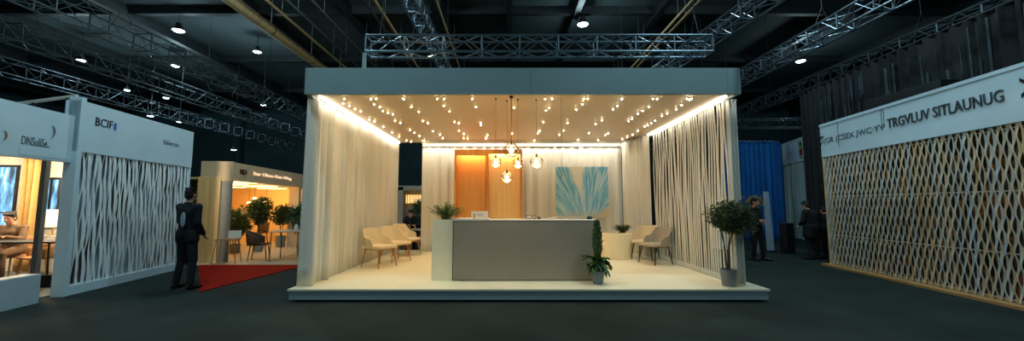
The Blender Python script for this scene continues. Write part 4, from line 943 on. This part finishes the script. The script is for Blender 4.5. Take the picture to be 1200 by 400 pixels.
plain_chair('grey-blue chair behind the cafe table next to the wicker armchair', (-5.45, 12.1, .012), radians(20), mat('slate_seat', (92, 100, 104), .7), M['legwood'])
table('grey rectangular cafe table with thin legs beside the wicker armchair', (-5.85, 10.95, .012), radians(5), 1.1, .7, .80, M['tabletop'], M['darkwood'])
t = thing('vase', 'white vase with a green plant on the cafe table', 'vase', (-5.85, 11.0, .812))
MB().lathe([(.04, 0), (.055, .02), (.06, .1), (.04, .15), (.045, .17), (.03, .17), (0, .15)], n=18).build('vase_body', M['paper'], t, True)
f = MB(); random.seed(3)
for i in range(90):
    a = random.uniform(0, 6.28); e = random.uniform(.1, 1.4); d = V((cos(a)*cos(e), sin(a)*cos(e), sin(e))); f.leaf(V((0, 0, .16))+d*random.uniform(.02, .2), d, .08, .035)
f.build('foliage', M['leaf_dark'], t)
t = thing('wooden_stool', 'light wooden bar-backed stool with thin legs at the cafe left corner', 'stool', (-7.2, 10.25, .012), .3)
MB().box(-.24, .24, -.2, .2, .60, .63, .004).build('seat', M['legwood'], t); MB().box(-.05, .24, .16, .19, .63, .83, .004).build('backrest', M['paper'], t)
for sx in (-1, 1):
    for sy in (-1, 1): MB().tube([(sx*.26, sy*.22, 0), (sx*.2, sy*.16, .6)], .012, 8).build('leg', M['legwood'], t)
table('round dark table inside the cafe stall behind the trees', (-9.7, 14.2, .012), 0, 1.0, 1.0, .74, M['wicker'], M['darkwood'], rnd=True)
for i, (x, y, r, l) in enumerate([(-10.75, 14.4, -80, 'left of the round table'), (-9.3, 13.3, 160, 'in front of the round table'), (-9.5, 15.2, 0, 'behind the round table')]):
    plain_chair('small brown chair %s inside the cafe' % l, (x, y, .012), radians(r), M['wicker'], M['darkwood'], 'chairs inside the cafe')
t = thing('back_counter', 'long pale counter with goods at the rear of the cafe', 'counter', (-10.5, 16.2, .012))
MB().box(-1.6, 2.6, 0, .6, 0, .92).build('body', M['cafe_wood'], t); MB().box(-1.62, 2.62, -.02, .62, .92, .96).build('worktop', M['paper'], t)
random.seed(9)
for i, (x, w, h, c, l) in enumerate([(-11.6, .3, .25, 'wicker', 'brown box at the left end of the cafe rear counter'), (-11.1, .35, .32, 'paper', 'white box second on the cafe rear counter'), (-10.5, .25, .2, 'black', 'black box third on the cafe rear counter'), (-9.4, .3, .3, 'paper', 'white box right on the cafe rear counter'), (-8.9, .22, .22, 'brass', 'brass box at the right end of the cafe rear counter')]):
    t = thing('goods_box', l, 'box', (x, 16.5, .972), 0, 'boxes on the cafe rear counter')
    MB().box(-w/2, w/2, -.12, .12, 0, h*.8, .006).build('body', M[c], t); MB().box(-w/2-.008, w/2+.008, -.128, .128, h*.8, h, .004).build('lid', M[c], t)

# ------------------------------------------------------------------ far right stalls
curtain('blue_curtain', [(9.6, 17.2), (11.75, 17.2), (12.2, 17.45), (12.85, 18.2)], .0, 4.35, M['blue_curtain'], 'tall cobalt blue pleated curtain right of the booth', .05, .22, step=.03)
gd = (-.255, -.967); gr_ = atan2(gd[1], gd[0])
t = thing('grey_curtain_stall', 'grey stall with plain fascia and pleated curtain behind the blue curtain', 'stall', (13.5, 19.6, 0), gr_)
MB().box(0, 6.4, 0, .12, 3.42, 4.42).box(0, 6.4, -.03, .15, 4.38, 4.44).build('fascia', M['white_board'], t)
o = pleats([(0, .06), (6.4, .06)], .02, 3.42, .04, .2, step=.03).build('fabric', M['grey_curtain'], t, True)
bn = MB().box(2.62, 2.86, -.02, 0, 3.55, 4.28).build('banner', M['black'], t, label='narrow vertical banner with green, yellow and red patches')
f = MB().box(2.64, 2.84, -.026, -.02, 4.08, 4.27); f.build('banner_green', mat('banner_green', (40, 110, 60)), bn)
MB().box(2.64, 2.84, -.026, -.02, 3.96, 4.07).build('banner_yellow', mat('banner_yellow', (200, 170, 60)), bn)
MB().box(2.64, 2.80, -.026, -.02, 3.72, 3.95).build('banner_red', mat('banner_red', (160, 40, 36)), bn)
text('ZN', 'lettering', M['paper'], bn, 2.65, 3.63, .18, .12, -.02, .006)
t = thing('display_stand', 'tall pale leaning display board beside the person in black', 'display board', (8.55, 12.9, 0), .15)
MB().add([(-.1, 0, .05), (.14, 0, .05), (.05, .0, 1.95), (-.12, 0, 1.95), (-.1, .04, .05), (.14, .04, .05), (.05, .04, 1.95), (-.12, .04, 1.95)], [(0, 1, 2, 3), (7, 6, 5, 4), (0, 4, 5, 1), (1, 5, 6, 2), (2, 6, 7, 3), (3, 7, 4, 0)]).build('board', M['grey_patch'], t)
MB().box(-.16, .18, -.1, .14, 0, .05).build('foot', M['beam'], t)
tree('potted_tree', 'yellowish bushy plant behind the person in black on the right', (8.0, 12.7, 0), 2, .30, 1.62, 700, M['leaf_yellow'], .15, .6, 3, .07, seed=11, sq=.8)
t = thing('market_kiosk', 'small brown-roofed kiosk far behind the right front tree', 'kiosk', (7.7, 13.7, 0))
MB().box(-.35, .4, 0, .5, 0, 1.0).build('counter', M['white_board'], t); 
for x in (-.35, .35): MB().box(x, x+.05, 0, .05, 1, 1.75).build('upright', M['letter_tan'], t)
MB().box(-.35, .4, .45, .5, 1, 1.75).build('rear_panel', M['letter_tan'], t)
MB().prism([(-.45, -.1), (.5, -.1), (.5, .6), (-.45, .6)], 1.75, 1.83).build('roof', mat('kiosk_brown', (130, 92, 74)), t)
t = thing('floor_speaker', 'black box on the floor left of the person in the black coat', 'speaker', (8.85, 12.5, 0), .2)
MB().box(-.15, .15, -.1, .15, 0, .95, .01).build('cabinet', M['black'], t); MB().lathe([(.0, 0), (.1, 0), (.1, .01), (.07, .012), (0, .004)], n=20).build('cone', M['beam'], t).matrix_local = Matrix.Translation((0, -.1, .6)) @ Matrix.Rotation(radians(90), 4, 'X')
# unseen warm lamp added on the booth roof to tint the truss
t = thing('added_roof_fill', 'added warm fill lamp hidden on the booth roof behind the fascia', 'floodlight', (-1.6, 7.9, ZC+.43))
MB().box(-.12, .12, -.05, .05, .03, .2, .01).build('housing', M['beam'], t); MB().box(-.14, .14, -.08, .08, 0, .02).box(-.14, -.125, -.02, .02, .02, .12).box(.125, .14, -.02, .02, .02, .12).build('bracket', M['beam'], t)
MB().box(-.1, .1, -.04, .04, .2, .204).build('lens', M['amber_light'], t); plight('added_fill_light', t, (0, -.1, .32), (1, .62, .3), 30, .06)
